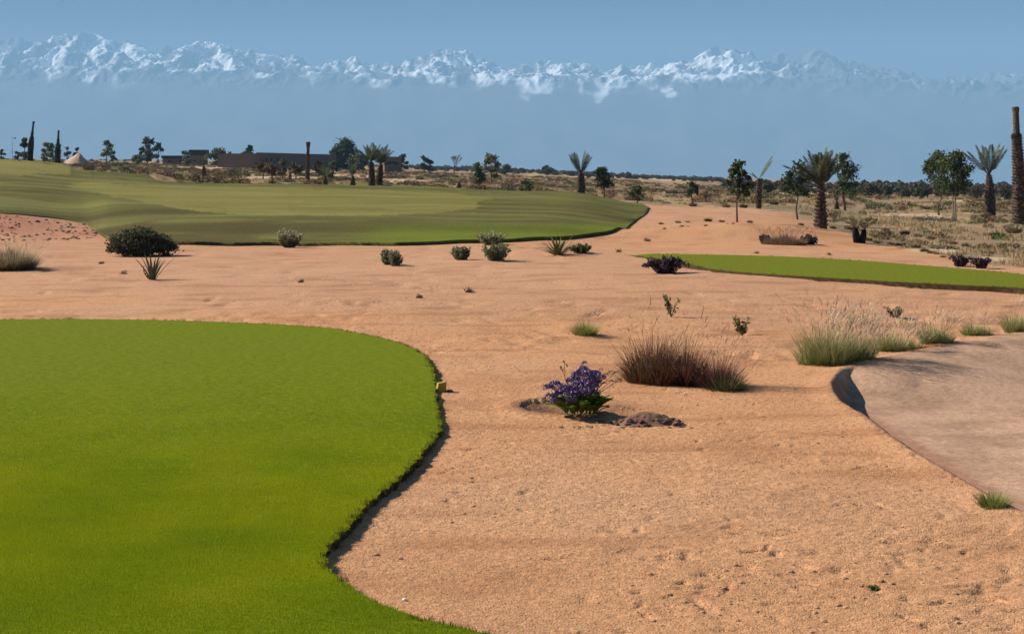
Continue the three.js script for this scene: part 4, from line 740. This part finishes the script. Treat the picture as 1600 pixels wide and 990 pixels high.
{ // low brick house behind the palm pair
  const d = 360, A = at(600, d), k = d / F, w = 27 * k, y0 = A[1] - .2, h = EYE + (HORIZON - 246) * k - y0, t = thing('farm_house', 'low brown brick house partly behind the palm pair', 'house', [A[0], y0, A[2]], .25);
  const wins = [[w * .3, h - 1.6, .6, .7], [w * .62, h - 1.7, .6, .7]]; wallWithHoles(w, h, .3, [...wins, [w * .82, .05, .5, 1.7]], wallM, t); wins.forEach((q) => windowIn(t, ...q, .12)); const dr = mesh('door', new THREE.BoxGeometry(.5, 1.7, .06), frameM, t); dr.position.set(w * .82 + .25, .9, .12);
  for (const x of [.15, w - .15]) { const e = mesh('wall', new THREE.BoxGeometry(.3, h, 4), wallM, t); e.position.set(x, h / 2, -2.003); } const rf = mesh('roof', new THREE.BoxGeometry(w + .3, .18, 4.6), frameM, t); rf.position.set(w / 2, h + .1, -1.9);
}
{ // black-roofed sheds
  const d = 430, k = d / F;
  for (const [px, wpx, top, label, hi] of [[254, 42, 246.5, 'long low shed with a black roof on the left skyline', .8], [297, 24, 241.5, 'taller flat black roofed shed beside the long low one', 1.5]]) {
    const A = at(px, d + (hi > 1 ? -2 : 3)), w = wpx * k, y0 = A[1] - .2, h = Math.max(1, EYE + (HORIZON - top) * k - y0), t = thing('shed', label, 'shed', [A[0], y0, A[2]], 0);
    const wn = [[w * .2, h * .35, .7, .6], [w * .6, h * .35, .7, .6]]; wallWithHoles(w, h, .25, wn, frameM, t); wn.forEach((q) => windowIn(t, ...q, .1)); for (const x of [.125, w - .125]) { const e = mesh('wall', new THREE.BoxGeometry(.25, h, 3), frameM, t); e.position.set(x, h / 2, -1.503); }
    const rf = mesh('roof', new THREE.BoxGeometry(w + .5, hi * .9, 4.2), roofM, t); rf.position.set(w / 2, h + hi * .45 - .1, -1.2);
  }
}
{ // pale sand heap by the pointed trunk
  const d = 230, c = at(119, d), k = d / F, w = 30 * k, h = EYE + (HORIZON - 238) * k - c[1], p = [], col = [], N = 40, R = 20, ix = [];
  for (let r = 0; r <= R; r++) for (let a = 0; a < N; a++) { const q = r / R, th = a / N * 6.283, x = Math.cos(th) * w * q, z = Math.sin(th) * w * .7 * q, y = h * (Math.max(0, 1 - Math.hypot((x - 4 * k) / (x < 4 * k ? 1.15 : .72), z * 1.1) / w) * 1.0 + noise(x * .9, z * .9) * .2 * (1 - q) + noise(x * 2.2, z * 2.2) * .1 * (1 - q)) - .15 * q; p.push(x, y, z); col.push(...mixc([.40, .27, .19], [.24, .14, .09], clamp(.4 + noise(x * .7 + 5, z * .7 + y) * 1.2))); }
  for (let r = 0; r < R; r++) for (let a = 0; a < N; a++) { const i = r * N + a, j = r * N + (a + 1) % N; ix.push(i, j, j + N, i, j + N, i + N); }
  const g = new THREE.BufferGeometry(); g.setAttribute('position', new THREE.Float32BufferAttribute(p, 3)); g.setAttribute('color', new THREE.Float32BufferAttribute(col, 3)); g.setIndex(ix); g.computeVertexNormals();
  const t = thing('sand_heap', 'pale heap of sand beside the shorter pointed trunk', 'sand heap', c); mesh('sand', g, M.plain, t);
}

// ---------- plants on the sand ----------
reseed(51);
const RUST = [[.15, .045, .038], [.10, .034, .03], [.19, .085, .06], [.12, .075, .038]];
const PLUME = [[.42, .32, .22], [.33, .24, .17], [.5, .4, .29]], PLUME_RED = [[.34, .19, .15], [.26, .135, .11], [.4, .25, .19]];
const FRESH = [[.18, .24, .045], [.14, .2, .035], [.24, .27, .075]];
{ // sea lavender
  const { p, k } = foot(909, 647), t = thing('sea_lavender', 'purple flowered sea lavender with a green leaf rosette in the foreground', 'flowering plant', down(p, .01));
  const leafGeo = (l, w) => { const g = new G(), n = 6; let q = [0, 0, 0], th = 0; const row = []; for (let i = 0; i <= n; i++) { const s = i / n, ww = w * (s < .45 ? .22 + s * .6 : Math.sqrt(Math.max(0, 1 - ((s - .7) / .31) ** 2))); row.push([[q[0], q[1], -ww], [q[0] + Math.sin(th + 1.57) * -.012, q[1] - .012, 0], [q[0], q[1] + 0, ww]]); q = [q[0] + Math.cos(th) * l / n, q[1] + Math.sin(th) * l / n, 0]; th -= .16; } for (let i = 0; i < n; i++) for (let j = 0; j < 2; j++) g.quad(row[i][j], row[i + 1][j], row[i + 1][j + 1], row[i][j + 1], vary([.095, .16, .025], .2)); return g.geo(); };
  const L = [leafGeo(.25, .05), leafGeo(.21, .055), leafGeo(.27, .046)];
  for (let i = 0; i < 84; i++) { const a = i * 2.4, q = Math.sqrt(i / 84), f = mesh('leaf', L[i % 3], M.leaf, t); f.position.set(Math.cos(a) * .16 * q, .03 + .07 * (1 - q), Math.sin(a) * .13 * q); f.rotation.order = 'YZX'; f.rotation.set(rr(-.4, .4), -a + rr(-.4, .4), 1.55 - q * .62 + rr(-.25, .2)); f.scale.setScalar(rr(.65, .9)); }
  const headGeo = () => { const g = new G(); for (let b = 0; b < 7; b++) { const a0 = b * .9 + rr(-.3, .3), r0 = .06 * Math.sqrt(b / 7); for (let i = 0; i < 44; i++) { const a = rnd() * 6.283, r = .03 * Math.sqrt(rnd()), x = Math.cos(a0) * r0 + Math.cos(a) * r, z = Math.sin(a0) * r0 + Math.sin(a) * r, y = .03 - (x * x + z * z) * 7 - .03 * rnd() - r * .4; leafAt(g, [x, y, z], .018, vary(rnd() < .16 ? [.38, .31, .45] : pick([[.17, .11, .23], [.115, .072, .155], [.225, .145, .30]]), .25)); } } return g.geo(); };
  const heads = [headGeo(), headGeo(), headGeo()], dryHead = (() => { const g = new G(); for (let i = 0; i < 60; i++) { const a = rnd() * 6.283, r = .05 * Math.sqrt(rnd()); leafAt(g, [Math.cos(a) * r, -r * .5, Math.sin(a) * r], .013, vary([.15, .08, .085], .25)); } return g.geo(); })(), s = new G();
  const put = (dx, dy, dz, geo, sc, name = 'flower_head') => { const x = dx * k, y = dy * k, f = mesh(name, geo, M.dry, t); f.position.set(x, y, dz); f.rotation.set(rr(-.35, .35), rnd() * 6, rr(-.45, .25)); f.scale.setScalar(sc); s.tube([[x * .15, .06, dz * .2], [x * .45, y * .6, dz * .6], [x, y - .01, dz]], [.005, .004, .002], 4, [.22, .24, .13]); };
  for (const [dx, dy, z, sc] of [[-50, 46, .04, .95], [-46, 34, .1, .95], [-40, 50, -.05, .9], [-36, 36, .02, 1], [-30, 48, .08, .95], [-27, 38, -.08, 1], [-20, 44, .1, 1], [-15, 56, -.04, 1], [-12, 40, .12, 1.1], [-7, 52, .05, 1.1], [-4, 66, 0, 1.05], [2, 72, -.05, 1], [4, 56, .1, 1.15], [6, 44, .14, 1], [9, 68, .06, 1.05], [13, 60, 0, 1.1], [16, 50, .1, 1], [18, 40, .12, .9], [20, 66, -.06, .9], [25, 54, .02, .9], [28, 62, .06, .8], [-44, 26, .12, .6], [3, 83, 0, .45]]) { put(dx, dy, z, pick(heads), sc * 1.05); if (sc > 1) put(dx + rr(-5, 5), dy - rr(4, 9), z + rr(-.06, .06), pick(heads), sc * .75); }
  for (const [dx, dy, z, sc] of [[36, 66, 0, .8], [44, 70, .03, .9], [53, 69, 0, .9], [47, 57, .05, .9], [57, 57, .02, .8], [34, 54, .06, .7], [30, 73, -.04, .6]]) put(dx, dy, z, dryHead, sc, 'faded_head');
  s.tube([[-.02, .05, 0], [-26 * k, 58 * k, 0], [-27 * k, 84 * k, 0]], [.004, .003, .002], 4, [.14, .12, .07]); s.tube([[-26 * k, 60 * k, 0], [-32 * k, 74 * k, 0]], [.002, .002], 4, [.14, .12, .07]);
  const b = new G(); for (const [dx, dy] of [[-27, 84], [-33, 74], [-23, 78], [-30, 70]]) for (let i = 0; i < 8; i++) leafAt(b, [dx * k + gauss() * .008, dy * k + gauss() * .012, gauss() * .01], .022, [.11, .095, .05]);
  mesh('stems', s.geo(), M.leaf, t); mesh('bud', b.geo(), M.leaf, t);
}
{ // spoil heap and its clods
  const { p, k } = foot(1004, 660), t = thing('soil_heap', 'low heap of dark crumbly dug soil right of the sea lavender', 'soil heap', p), pos = [], col = [], ix = [], N = 54, R = 26;
  for (let r = 0; r <= R; r++) for (let a = 0; a < N; a++) { const q = r / R, th = a / N * 6.283, x = Math.cos(th) * .46 * q, z = Math.sin(th) * .3 * q, ridge = Math.exp(-(((x - .06) / .22) ** 2) - ((z + .02) / .13) ** 2), y = .15 * ridge * (1 - q * q) + (noise(x * 12, z * 12) * .04 + noise(x * 31, z * 31) * .02) * (1 - q) + .012 * (1 - q) - .03 * q; pos.push(x, y, z); col.push(...vary(mixc([.13, .062, .038], [.2, .105, .062], clamp(q + noise(x * 9, z * 9))), .1)); }
  for (let r = 0; r < R; r++) for (let a = 0; a < N; a++) { const i = r * N + a, j = r * N + (a + 1) % N; ix.push(i, j, j + N, i, j + N, i + N); }
  const g = new THREE.BufferGeometry(); g.setAttribute('position', new THREE.Float32BufferAttribute(pos, 3)); g.setAttribute('color', new THREE.Float32BufferAttribute(col, 3)); g.setIndex(ix); g.computeVertexNormals(); mesh('soil', g, M.plain, t); t.scale.set(1.25, .72, 1);
  const cg = [0, 1, 2].map((v) => { const c = new THREE.IcosahedronGeometry(1, 1), q = c.attributes.position; for (let i = 0; i < q.count; i++) { const m = 1 + noise(q.getX(i) * 1.7 + v * 7, q.getY(i) * 1.7 + q.getZ(i) * 2.1) * .7; q.setXYZ(i, q.getX(i) * m, q.getY(i) * .7 * m, q.getZ(i) * m); } c.computeVertexNormals(); return c; }), cm = [[.11, .05, .032], [.16, .082, .05], [.085, .04, .027]].map((c) => new THREE.MeshStandardMaterial({ color: new THREE.Color(...c), roughness: 1 }));
  for (let i = 0; i < 110; i++) { const x = gauss() * .2 + .04, z = gauss() * .11, c = mesh('clod', pick(cg), pick(cm), t), s = .008 + .026 * Math.pow(rnd(), 2.2); c.position.set(x, .11 * Math.exp(-(((x - .06) / .22) ** 2) - ((z + .02) / .13) ** 2) + s * .2, z); c.rotation.set(rnd() * 6, rnd() * 6, rnd() * 6); c.scale.setScalar(s); }
  for (let i = 0; i < 60; i++) { const x = rr(-.75, .35), z = rr(.1, .3), c = mesh('clod', pick(cg), pick(cm), t), s = .006 + .014 * rnd() * rnd(); c.position.set(x, ground(p[0] + x, p[2] + z) - p[1] + s * .2, z); c.rotation.set(rnd() * 6, rnd() * 6, 0); c.scale.setScalar(s); }
}
{ // red fountain grass: three clumps grown together
  const { p, k } = foot(1035, 597), t = thing('fountain_grass', 'wine red fountain grass clump, largest plant on the near sand', 'ornamental grass', down(p, .02));
  grassClump(t, { n: 3000, h: 86 * k, w: 1, spread: .15, centres: [[-.22, 0, .85], [-.1, -.1, 1.18], [.1, .08, .75], [-.02, .14, .6], [.24, 0, 1.0], [.06, -.12, .95]], cols: RUST.concat([[.12, .11, .04]]), plumes: 60, plumeCols: [[.34, .26, .16], [.28, .21, .13]], lean: .72, droop: 1.0, bladeW: .0075, plumeLen: .13, plumeW: .014, culmH: 1.2, sway: .5 });
  const { p: p2 } = foot(1092, 600), u = thing('fountain_grass', 'reddish fountain grass with dry pink heads, right half of the near group', 'ornamental grass', down(p2, .02));
  grassClump(u, { n: 1400, h: 72 * k, w: 1, spread: .14, centres: [[-.12, 0, 1.05], [.08, .05, .8], [.2, -.05, .95], [.3, .05, .6]], cols: RUST, plumes: 260, plumeCols: PLUME_RED, lean: 1.0, droop: .7, bladeW: .0065, plumeLen: .07, plumeW: .009, culmH: 1.3, sway: .5 });
  const { p: p3 } = foot(1133, 607), v = thing('grass_tuft', 'small dark green tuft at the right foot of the red fountain grass', 'grass tuft', down(p3, .02));
  grassClump(v, { n: 900, h: 38 * k, w: 1, spread: .16, cols: [[.06, .08, .024], [.085, .105, .035], [.045, .055, .02]], lean: 1.3, droop: .5, bladeW: .006, plumes: 90, plumeCols: PLUME_RED, culmH: 1.9, plumeLen: .05, plumeW: .007 });
  const { p: p4 } = foot(992, 592), w = thing('grass_tuft', 'yellow green blades splaying left of the red fountain grass', 'grass tuft', down(p4, .02));
  grassClump(w, { n: 420, h: 44 * k, w: 1, spread: .12, cols: [[.2, .19, .05], [.15, .155, .04]], lean: 1.5, droop: .5, bladeW: .0065 });
}
// green fountain grasses along the bunker
for (const [px, py, hh, n, sp, pl, label] of [
  [1288, 568, 76, 1700, .27, 260, 'largest green fountain grass with feathery heads at the bunker corner'], [1328, 563, 68, 900, .22, 240, 'fountain grass with purplish heads merging into the right of the largest'],
  [1388, 546, 48, 700, .2, 100, 'middle fountain grass with pale heads above the bunker edge'], [1418, 540, 38, 500, .15, 80, 'low fountain grass between the middle one and the bright round tuft'], [1462, 537, 42, 900, .18, 80, 'bright green round tuft beside the bunker'],
  [1526, 524, 30, 700, .18, 40, 'low spreading tuft second from the right edge of the bunker'], [1592, 520, 44, 800, .18, 40, 'tuft cut by the right edge above the bunker']]) {
  const { p, k } = foot(px, py), t = thing('fountain_grass', label, 'ornamental grass', down(p, .02));
  grassClump(t, { n, h: hh * k, w: 1.05, spread: sp * .62, centres: hh > 60 ? [[-.13, 0, 1], [.1, .08, .82], [.03, -.1, 1.12], [.16, -.05, .7]] : [[-.07, 0, 1], [.08, .04, .75]], cols: FRESH, tip: [.4, .36, .19], plumes: pl, plumeCols: PLUME, lean: .72, droop: 1.0, bladeW: .0064, plumeLen: .12, plumeW: .014, culmH: 1.2, sway: .6 });
}
for (const [px, py, hh, n, sp, pl, label] of [[914, 521, 33, 800, .13, 14, 'small bright tuft alone on the middle sand'], [1553, 792, 36, 520, .08, 0, 'small bright tuft on the near edge of the bunker']]) {
  const { p, k } = foot(px, py), t = thing('grass_tuft', label, 'grass tuft', down(p, .01));
  grassClump(t, { n, h: hh * k, w: 1, spread: sp, cols: FRESH, tip: [.26, .26, .09], lean: 1.05, droop: .7, bladeW: .005, plumes: pl, plumeCols: PLUME, culmH: 1.4 });
}
{ // dry stalks leaning beside that tuft
  const { p, k } = foot(934, 494), t = thing('dry_sprig', 'thin dry leafless sprig just right of the lone bright tuft', 'sprig', p), s = new G();
  for (const [x, y, a] of [[-10, 8, 0], [8, 16, 1], [14, 10, 2], [4, 4, 3]]) s.tube([[0, 0, 0], [x * k * .5, y * k * .7, .02 * a], [x * k, y * k, .03]], [.005, .004, .002], 4, [.2, .13, .085]); mesh('stems', s.geo(), M.bark, t);
}
// leafy little saplings on the sand
for (const [px, py, hh, w, label] of [[1049, 496, 36, 13, 'leafy sapling behind the red fountain grass'], [1160, 520, 38, 16, 'leafy sapling with a right hand side shoot on the middle sand'], [1399, 496, 19, 14, 'small dark leafy sprig behind the middle fountain grass']]) {
  const { p, k } = foot(px, py), t = thing('sapling', label, 'sapling', down(p, .01)), s = new G(), g = new G();
  for (let i = 0; i < 6; i++) { const x = rr(-.9, .9) * w * k, y = hh * k * rr(.55, 1), z = gauss() * w * k * .4; s.tube([[0, 0, 0], [x * .45, y * .5, z * .4], [x, y, z]], [.008, .006, .003], 5, [.12, .1, .055]); for (let j = 0; j < 26; j++) { const q = rr(.25, 1.02), m = [q < .5 ? x * .9 * q : x * (.45 + (q - .5) * 1.1), y * q, z * q]; leafAt(g, [m[0] + gauss() * .03, m[1] + gauss() * .025, m[2] + gauss() * .03], .05, vary(pick([[.11, .13, .04], [.08, .095, .03], [.15, .16, .06]]), .25)); } }
  mesh('stems', s.geo(), M.bark, t); mesh('foliage', g.geo(), M.leaf, t);
}
{ const { p, k } = foot(1096, 498), t = thing('dry_sprig', 'bare twig standing between the two leafy saplings', 'sprig', p), s = new G(); s.tube([[0, 0, 0], [4 * k, 20 * k, 0]], [.006, .003], 4, [.12, .07, .05]); s.tube([[2 * k, 11 * k, 0], [5 * k, 16 * k, .01]], [.004, .002], 4, [.12, .07, .05]); mesh('stems', s.geo(), M.bark, t); }
// mid-distance plants
{ const { p, k } = foot(18, 420), t = thing('fountain_grass', 'wide straw topped grass clump cut by the left edge', 'ornamental grass', down(p)); grassClump(t, { n: 2600, h: 46 * k, w: 1, spread: .42, cols: [[.14, .125, .06], [.09, .085, .045], [.2, .165, .10]], tip: [.42, .34, .22], lean: 1.1, droop: .6, bladeW: .014, plumes: 160, plumeCols: [[.46, .37, .26], [.36, .28, .2]], plumeLen: .14, plumeW: .016, culmH: 1.15 }); }
{ const { p, k } = foot(219, 400), t = thing('dark_bush', 'broad dark rounded bush at the foot of the fairway', 'bush', down(p)); bush(t, { rx: 63 * k, ry: 42 * k, rz: 36 * k, leaf: .065, n: 15000, clumps: 90, cols: [[.085, .092, .042], [.105, .10, .058], [.06, .066, .034]], clumpSize: .24, low: .1 }); }
function agave(root, h, n, spread, w, cols) { for (let v = 0; v < n; v++) { const a = v * 2.4 + rr(-.2, .2), q = Math.sqrt((v + .4) / n), g = new G(), segs = 7; let th = spread * q, pt = [0, 0, 0]; const row = [], l = h * rr(.85, 1.1), c = vary(pick(cols), .15); for (let i = 0; i <= segs; i++) { const t = i / segs, ww = w * (1 - t ** 2) * (.7 + Math.sin(Math.min(1, t * 2) * 1.57) * .3); row.push([[pt[0], pt[1] + ww * .25, -ww], [pt[0] + ww * .28, pt[1] - ww * .15, 0], [pt[0], pt[1] + ww * .25, ww]]); pt = [pt[0] + Math.sin(th) * l / segs, pt[1] + Math.cos(th) * l / segs, 0]; th += .05; } for (let i = 0; i < segs; i++) for (let j = 0; j < 2; j++) g.quad(row[i][j], row[i + 1][j], row[i + 1][j + 1], row[i][j + 1], c); const f = mesh('leaf', g.geo(), M.dry, root); f.rotation.y = -a; f.position.set(Math.cos(a) * .04 * q, 0, Math.sin(a) * .04 * q); } return root; }
{ const { p, k } = foot(238, 438), t = thing('agave', 'grey stiff leaved agave in front of the broad dark bush', 'agave', down(p)); agave(t, 48 * k, 15, .62, .032, [[.13, .145, .095], [.10, .115, .075]]); const s = mesh('dead_leaf', frondGeometry(.4, { bend: 1.6, leaflets: 6 }), M.dry, t); s.rotation.z = 1.0; }
{ const { p, k } = foot(872, 398), t = thing('agave', 'spiky agave with splayed leaves below the end of the fairway', 'agave', down(p)); agave(t, 40 * k, 26, 1.15, .04, [[.12, .135, .06], [.15, .165, .08], [.09, .105, .05]]); }
for (const [px, py, w, hh, sh, cols, top, label] of [
  [452, 386, 19, 34, 60, GREY, [.36, .33, .2], 'pale topped round shrub before the fairway edge, left of centre'], [605, 412, 9, 30, 30, GREY, undefined, 'left of two small upright shrubs standing together on the sand'], [617, 415, 10, 28, 34, GREY, undefined, 'right of two small upright shrubs standing together on the sand'],
  [720, 405, 14, 26, 40, GREY, undefined, 'compact olive shrub alone between the pair and the pale shrubs'], [768, 383, 22, 25, 56, GREY, [.34, .32, .17], 'pale shrub at the fairway edge behind the grey green one'], [775, 407, 20, 36, 46, GREY, undefined, 'grey green upright shrub in front of the pale one'],
  [908, 396, 17, 17, 34, FG, undefined, 'low green shrub right of the spiky agave']]) {
  const { p, k } = foot(px, py), t = thing('sand_shrub', label, 'shrub', down(p)); shootBush(t, { r: w * k, h: hh * k, shoots: sh, leaf: .06, cols, top, per: 34 });
}
{ // dark purple shrubs
  for (const [px, py, w, hh, label] of [[1042, 428, 34, 33, 'dark purple drooping shrub in front of the tip of the tee lawn'], [1502, 416, 16, 24, 'left clump of the dark purple group behind the tee lawn'], [1535, 418, 15, 22, 'right clump of the dark purple group behind the tee lawn']]) {
    const { p, k } = foot(px, py), t = thing('purple_shrub', label, 'shrub', down(p)), s = new G(), g = new G();
    for (let i = 0; i < w * 1.5; i++) { const a = rnd() * 6.283, q = Math.sqrt(rnd()), r = q * w * k, l = hh * k * rr(.6, 1) * (1 - q * .15), x = Math.cos(a) * r, z = Math.sin(a) * r * .6; s.tube([[x * .4, 0, z * .4], [x * .8, l * .85, z * .8], [x * 1.05, l, z], [x * 1.25, l * .72, z * 1.1]], [.012, .01, .008, .004], 4, vary([.05, .03, .035], .2)); for (let j = 0; j < 24; j++) { const v = rnd(), b = v < .5 ? mixc([x * .5, l * .2, z * .5], [x * .8, l * .85, z * .8], v * 2) : mixc([x * .8, l * .85, z * .8], [x * 1.25, l * .72, z * 1.1], v * 2 - 1); leafAt(g, [b[0] + gauss() * .035, b[1] + gauss() * .03, b[2] + gauss() * .035], .07, vary(pick([[.075, .04, .06], [.05, .03, .038], [.15, .095, .12]]), .3)); } }
    mesh('stems', s.geo(), M.bark, t); mesh('foliage', g.geo(), M.leaf, t);
  }
}
{ const { p, k } = foot(1226, 382), t = thing('red_bush', 'wide low reddish grass bush behind the tee lawn', 'bush', down(p)); grassClump(t, { n: 3200, h: 23 * k, w: 1, spread: 34 * k, cols: [[.19, .115, .075], [.13, .085, .06], [.16, .15, .08]], fall: .6, tip: [.36, .24, .17], lean: .75, droop: .4, bladeW: .014, plumes: 260, plumeCols: PLUME_RED, plumeLen: .12, plumeW: .016, culmH: 1.15 }); t.scale.z = .5;
  const { p: q } = foot(1265, 382), u = thing('dark_bush', 'small dark bush touching the right end of the reddish one', 'bush', down(q)); shootBush(u, { r: 11 * k, h: 17 * k, shoots: 50, leaf: .08, cols: [[.055, .04, .042], [.075, .055, .05]] });
  const { p: v } = foot(1196, 379), w = thing('dark_bush', 'small dark bush touching the left end of the reddish one', 'bush', down(v)); shootBush(w, { r: 8 * k, h: 16 * k, shoots: 36, leaf: .08, cols: [[.065, .048, .042], [.085, .062, .05]] }); }
// tiny weeds: one kind, too small to show parts
for (const [px, py, w, label] of [[470, 442, 6, 'tiny weed on the open sand below the fairway, left of centre'], [655, 466, 7, 'tiny brown weed left of the other one above the green'], [733, 456, 9, 'tiny brown weed with a twig, right of the other above the green'], [158, 413, 6, 'tiny weed left of the agave below the dark bush'], [193, 429, 7, 'tiny weed touching the left of the grey agave'], [1365, 920, 11, 'tiny green sprout on the near sand, lower right'], [1183, 399, 5, 'speck of weed on the back edge of the tee lawn'], [1296, 399, 5, 'second speck of weed behind the tee lawn'], [1085, 412, 5, 'weed tuft at the front edge of the tee lawn tip'], [1477, 418, 3, 'speck of weed left of the purple group'], [967, 393, 6, 'weed at the far tip of the tee lawn'], [1012, 376, 7, 'dry weed on the sand below the dug bank']]) {
  const { p, k } = foot(px, py), t = thing('weed', label, 'weed', down(p, .005)), g = new G(), c = py > 900 ? [.13, .17, .04] : [.12, .095, .05]; for (let i = 0; i < 90; i++) leafAt(g, [gauss() * w * k * .55, Math.abs(gauss()) * w * k * .5, gauss() * w * k * .5], Math.max(.02, w * k * .4), vary(c, .3)); mesh('foliage', g.geo(), M.leaf, t);
}
// small bushes in loose rows along the sand edge
{
  const rowSpots = [[1385, 360, 7], [1375, 372, 6], [1392, 365, 8], [1415, 366, 10], [1358, 375, 8], [1370, 379, 6], [1392, 381, 7], [1405, 383, 8], [1417, 384, 9], [1432, 389, 10], [1445, 393, 9], [1455, 397, 8], [1463, 399, 7], [1474, 403, 6], [1455, 374, 9], [1435, 369, 8], [1475, 378, 8], [1490, 380, 9], [1525, 392, 10], [1545, 398, 9], [1510, 386, 9], [1575, 397, 12], [1590, 402, 10], [1302, 356, 7], [1328, 358, 8], [1252, 352, 6], [1210, 320, 10], [1135, 323, 9], [1162, 324, 9], [1083, 322, 9], [1033, 350, 5], [1060, 349, 6], [1075, 348, 5], [1107, 347, 8], [1128, 348, 6], [1172, 348, 6], [1345, 318, 12], [1438, 345, 10], [1541, 341, 10], [917, 310, 9], [893, 309, 8], [245, 291, 11], [283, 289, 10], [425, 287, 8], [437, 290, 7], [528, 293, 7], [680, 297, 8], [1585, 365, 18], [1560, 372, 14]];
  const protos = [0, 1, 2].map((v) => { const g = new G(), s = new G(), cols = [[[.2, .165, .09], [.27, .22, .13], [.14, .13, .065]], [[.11, .11, .05], [.15, .145, .07], [.085, .085, .042]], [[.34, .27, .165], [.25, .19, .115], [.4, .32, .2]]][v]; for (let i = 0; i < 420; i++) { const a = rnd() * 6.283, q = Math.sqrt(rnd()); blade(g, [Math.cos(a) * q * .35, 0, Math.sin(a) * q * .35], a + gauss() * .5, rr(.5, 1), q * .7 + rnd() * .3, .5 * rnd(), .045, vary(pick(cols), .3), 2); } for (let i = 0; i < 60; i++) leafAt(s, [gauss() * .3, rr(.1, .5), gauss() * .3], .14, vary(cols[1], .3)); return [g.geo(), s.geo()]; });
  const roots = protos.map(() => null), RANK = ['first', 'second', 'third', 'fourth', 'fifth', 'sixth', 'seventh', 'eighth', 'ninth', 'tenth', 'eleventh', 'twelfth', 'thirteenth', 'fourteenth', 'fifteenth', 'sixteenth'];
  const ROWS = [[(x, y) => x < 900 && x > 400, 'tufted bushes behind the back edge of the fairway'], [(x, y) => x < 400, 'bushes behind the left part of the fairway'], [(x, y) => x < 930, 'tufted bushes at the foot of the fan palm'], [(x, y) => y > 340 && y < 352 && x < 1200, 'dry bushes lined along the dug sand bank'], [(x, y) => y < 330 && x < 1250, 'tufted bushes at the far sand tongue end'], [(x, y) => y < 350, 'tufted scrub bushes beyond the double black stump'], [(x, y) => x < 1340, 'tufted bushes beside the largest palm'], [(x, y) => x > 1500, 'tufted bushes behind the purple group'], [(x, y) => x < 1480 && y > 370, 'tufted bushes in the lower row on the sand edge'], [() => true, 'tufted bushes in the upper row above the sand edge']];
  const rowOf = (q) => ROWS.findIndex((r) => r[0](q[0], q[1])), order = rowSpots.map((q) => rowSpots.filter((o) => rowOf(o) === rowOf(q) && (o[0] < q[0] || o[0] === q[0] && o[1] < q[1])).length);
  rowSpots.forEach(([px, py, w], i) => { const v = [1, 0, 2, 1, 0][i % 5], { p, k } = foot(px, py); let t; if (roots[v]) { t = roots[v].clone(); t.name = numbered('edge_bush'); scene.add(t); } else { t = roots[v] = thing('edge_bush', 'small tufted bush of the scrub along the sand and fairway edges', 'bush', p, 0, 'tufted bushes along the sand and fairway edges'); mesh('blades', protos[v][0], M.dry, t); mesh('foliage', protos[v][1], M.dry, t); } t.userData = { label: `${RANK[order[i]]} from the left of the ${ROWS[rowOf([px, py])][1]}`, category: 'bush', group: 'small tufted bushes along the sand and fairway edges' }; t.position.set(...down(p)); t.rotation.y = i * 2.1; t.scale.setScalar(w * 1.25 * k); t.scale.y *= .95; });
}
{ // yellow marker with its dark stone
  const { p, k } = foot(689, 614), t = thing('tee_marker', 'small yellow marker block beside the edge of the near green', 'marker', p, .3), y = new THREE.MeshStandardMaterial({ color: new THREE.Color(.34, .24, .02), roughness: .5 });
  const s = new THREE.Shape([[-.045, 0], [.045, 0], [.04, .105], [-.032, .095]].map(([a, b]) => new THREE.Vector2(a, b))); mesh('block', new THREE.ExtrudeGeometry(s, { depth: .06, bevelEnabled: true, bevelSize: .006, bevelThickness: .006, bevelSegments: 2 }).translate(0, -.004, -.03), y, t); const st = mesh('stake', new THREE.CylinderGeometry(.006, .004, .12, 8), darkM, t); st.position.set(.052, .05, 0);
  const { p: q } = foot(702, 613), u = thing('dark_stone', 'small dark stone right of the yellow marker', 'stone', q), g = new THREE.IcosahedronGeometry(1, 2), a = g.attributes.position; for (let i = 0; i < a.count; i++) { const m = 1 + noise(a.getX(i) * 1.6 + 3, a.getY(i) * 1.6 + a.getZ(i)) * .5; a.setXYZ(i, a.getX(i) * m * .05, a.getY(i) * m * .02, a.getZ(i) * m * .03); } g.computeVertexNormals(); mesh('stone', g, new THREE.MeshStandardMaterial({ color: new THREE.Color(.05, .03, .02), roughness: .9 }), u);
}
{ const { p } = foot(632, 940), t = thing('white_pebble', 'small white pebble on the sand by the lower edge of the green', 'pebble', p), g = new THREE.IcosahedronGeometry(.013, 2); g.scale(1, .7, .8); const b = mesh('pebble', g, new THREE.MeshStandardMaterial({ color: new THREE.Color(.7, .66, .6), roughness: .7 }), t); b.position.y = .006; }
scene.traverse((o) => { if (o.isMesh) { o.castShadow = true; o.receiveShadow = true; } });
const renderer = new THREE.WebGLRenderer({ antialias: true });
renderer.setSize(1024, 633); renderer.shadowMap.enabled = true; renderer.shadowMap.type = THREE.PCFSoftShadowMap;
renderer.toneMapping = THREE.LinearToneMapping; renderer.toneMappingExposure = EXPOSURE;
renderer.render(scene, camera);
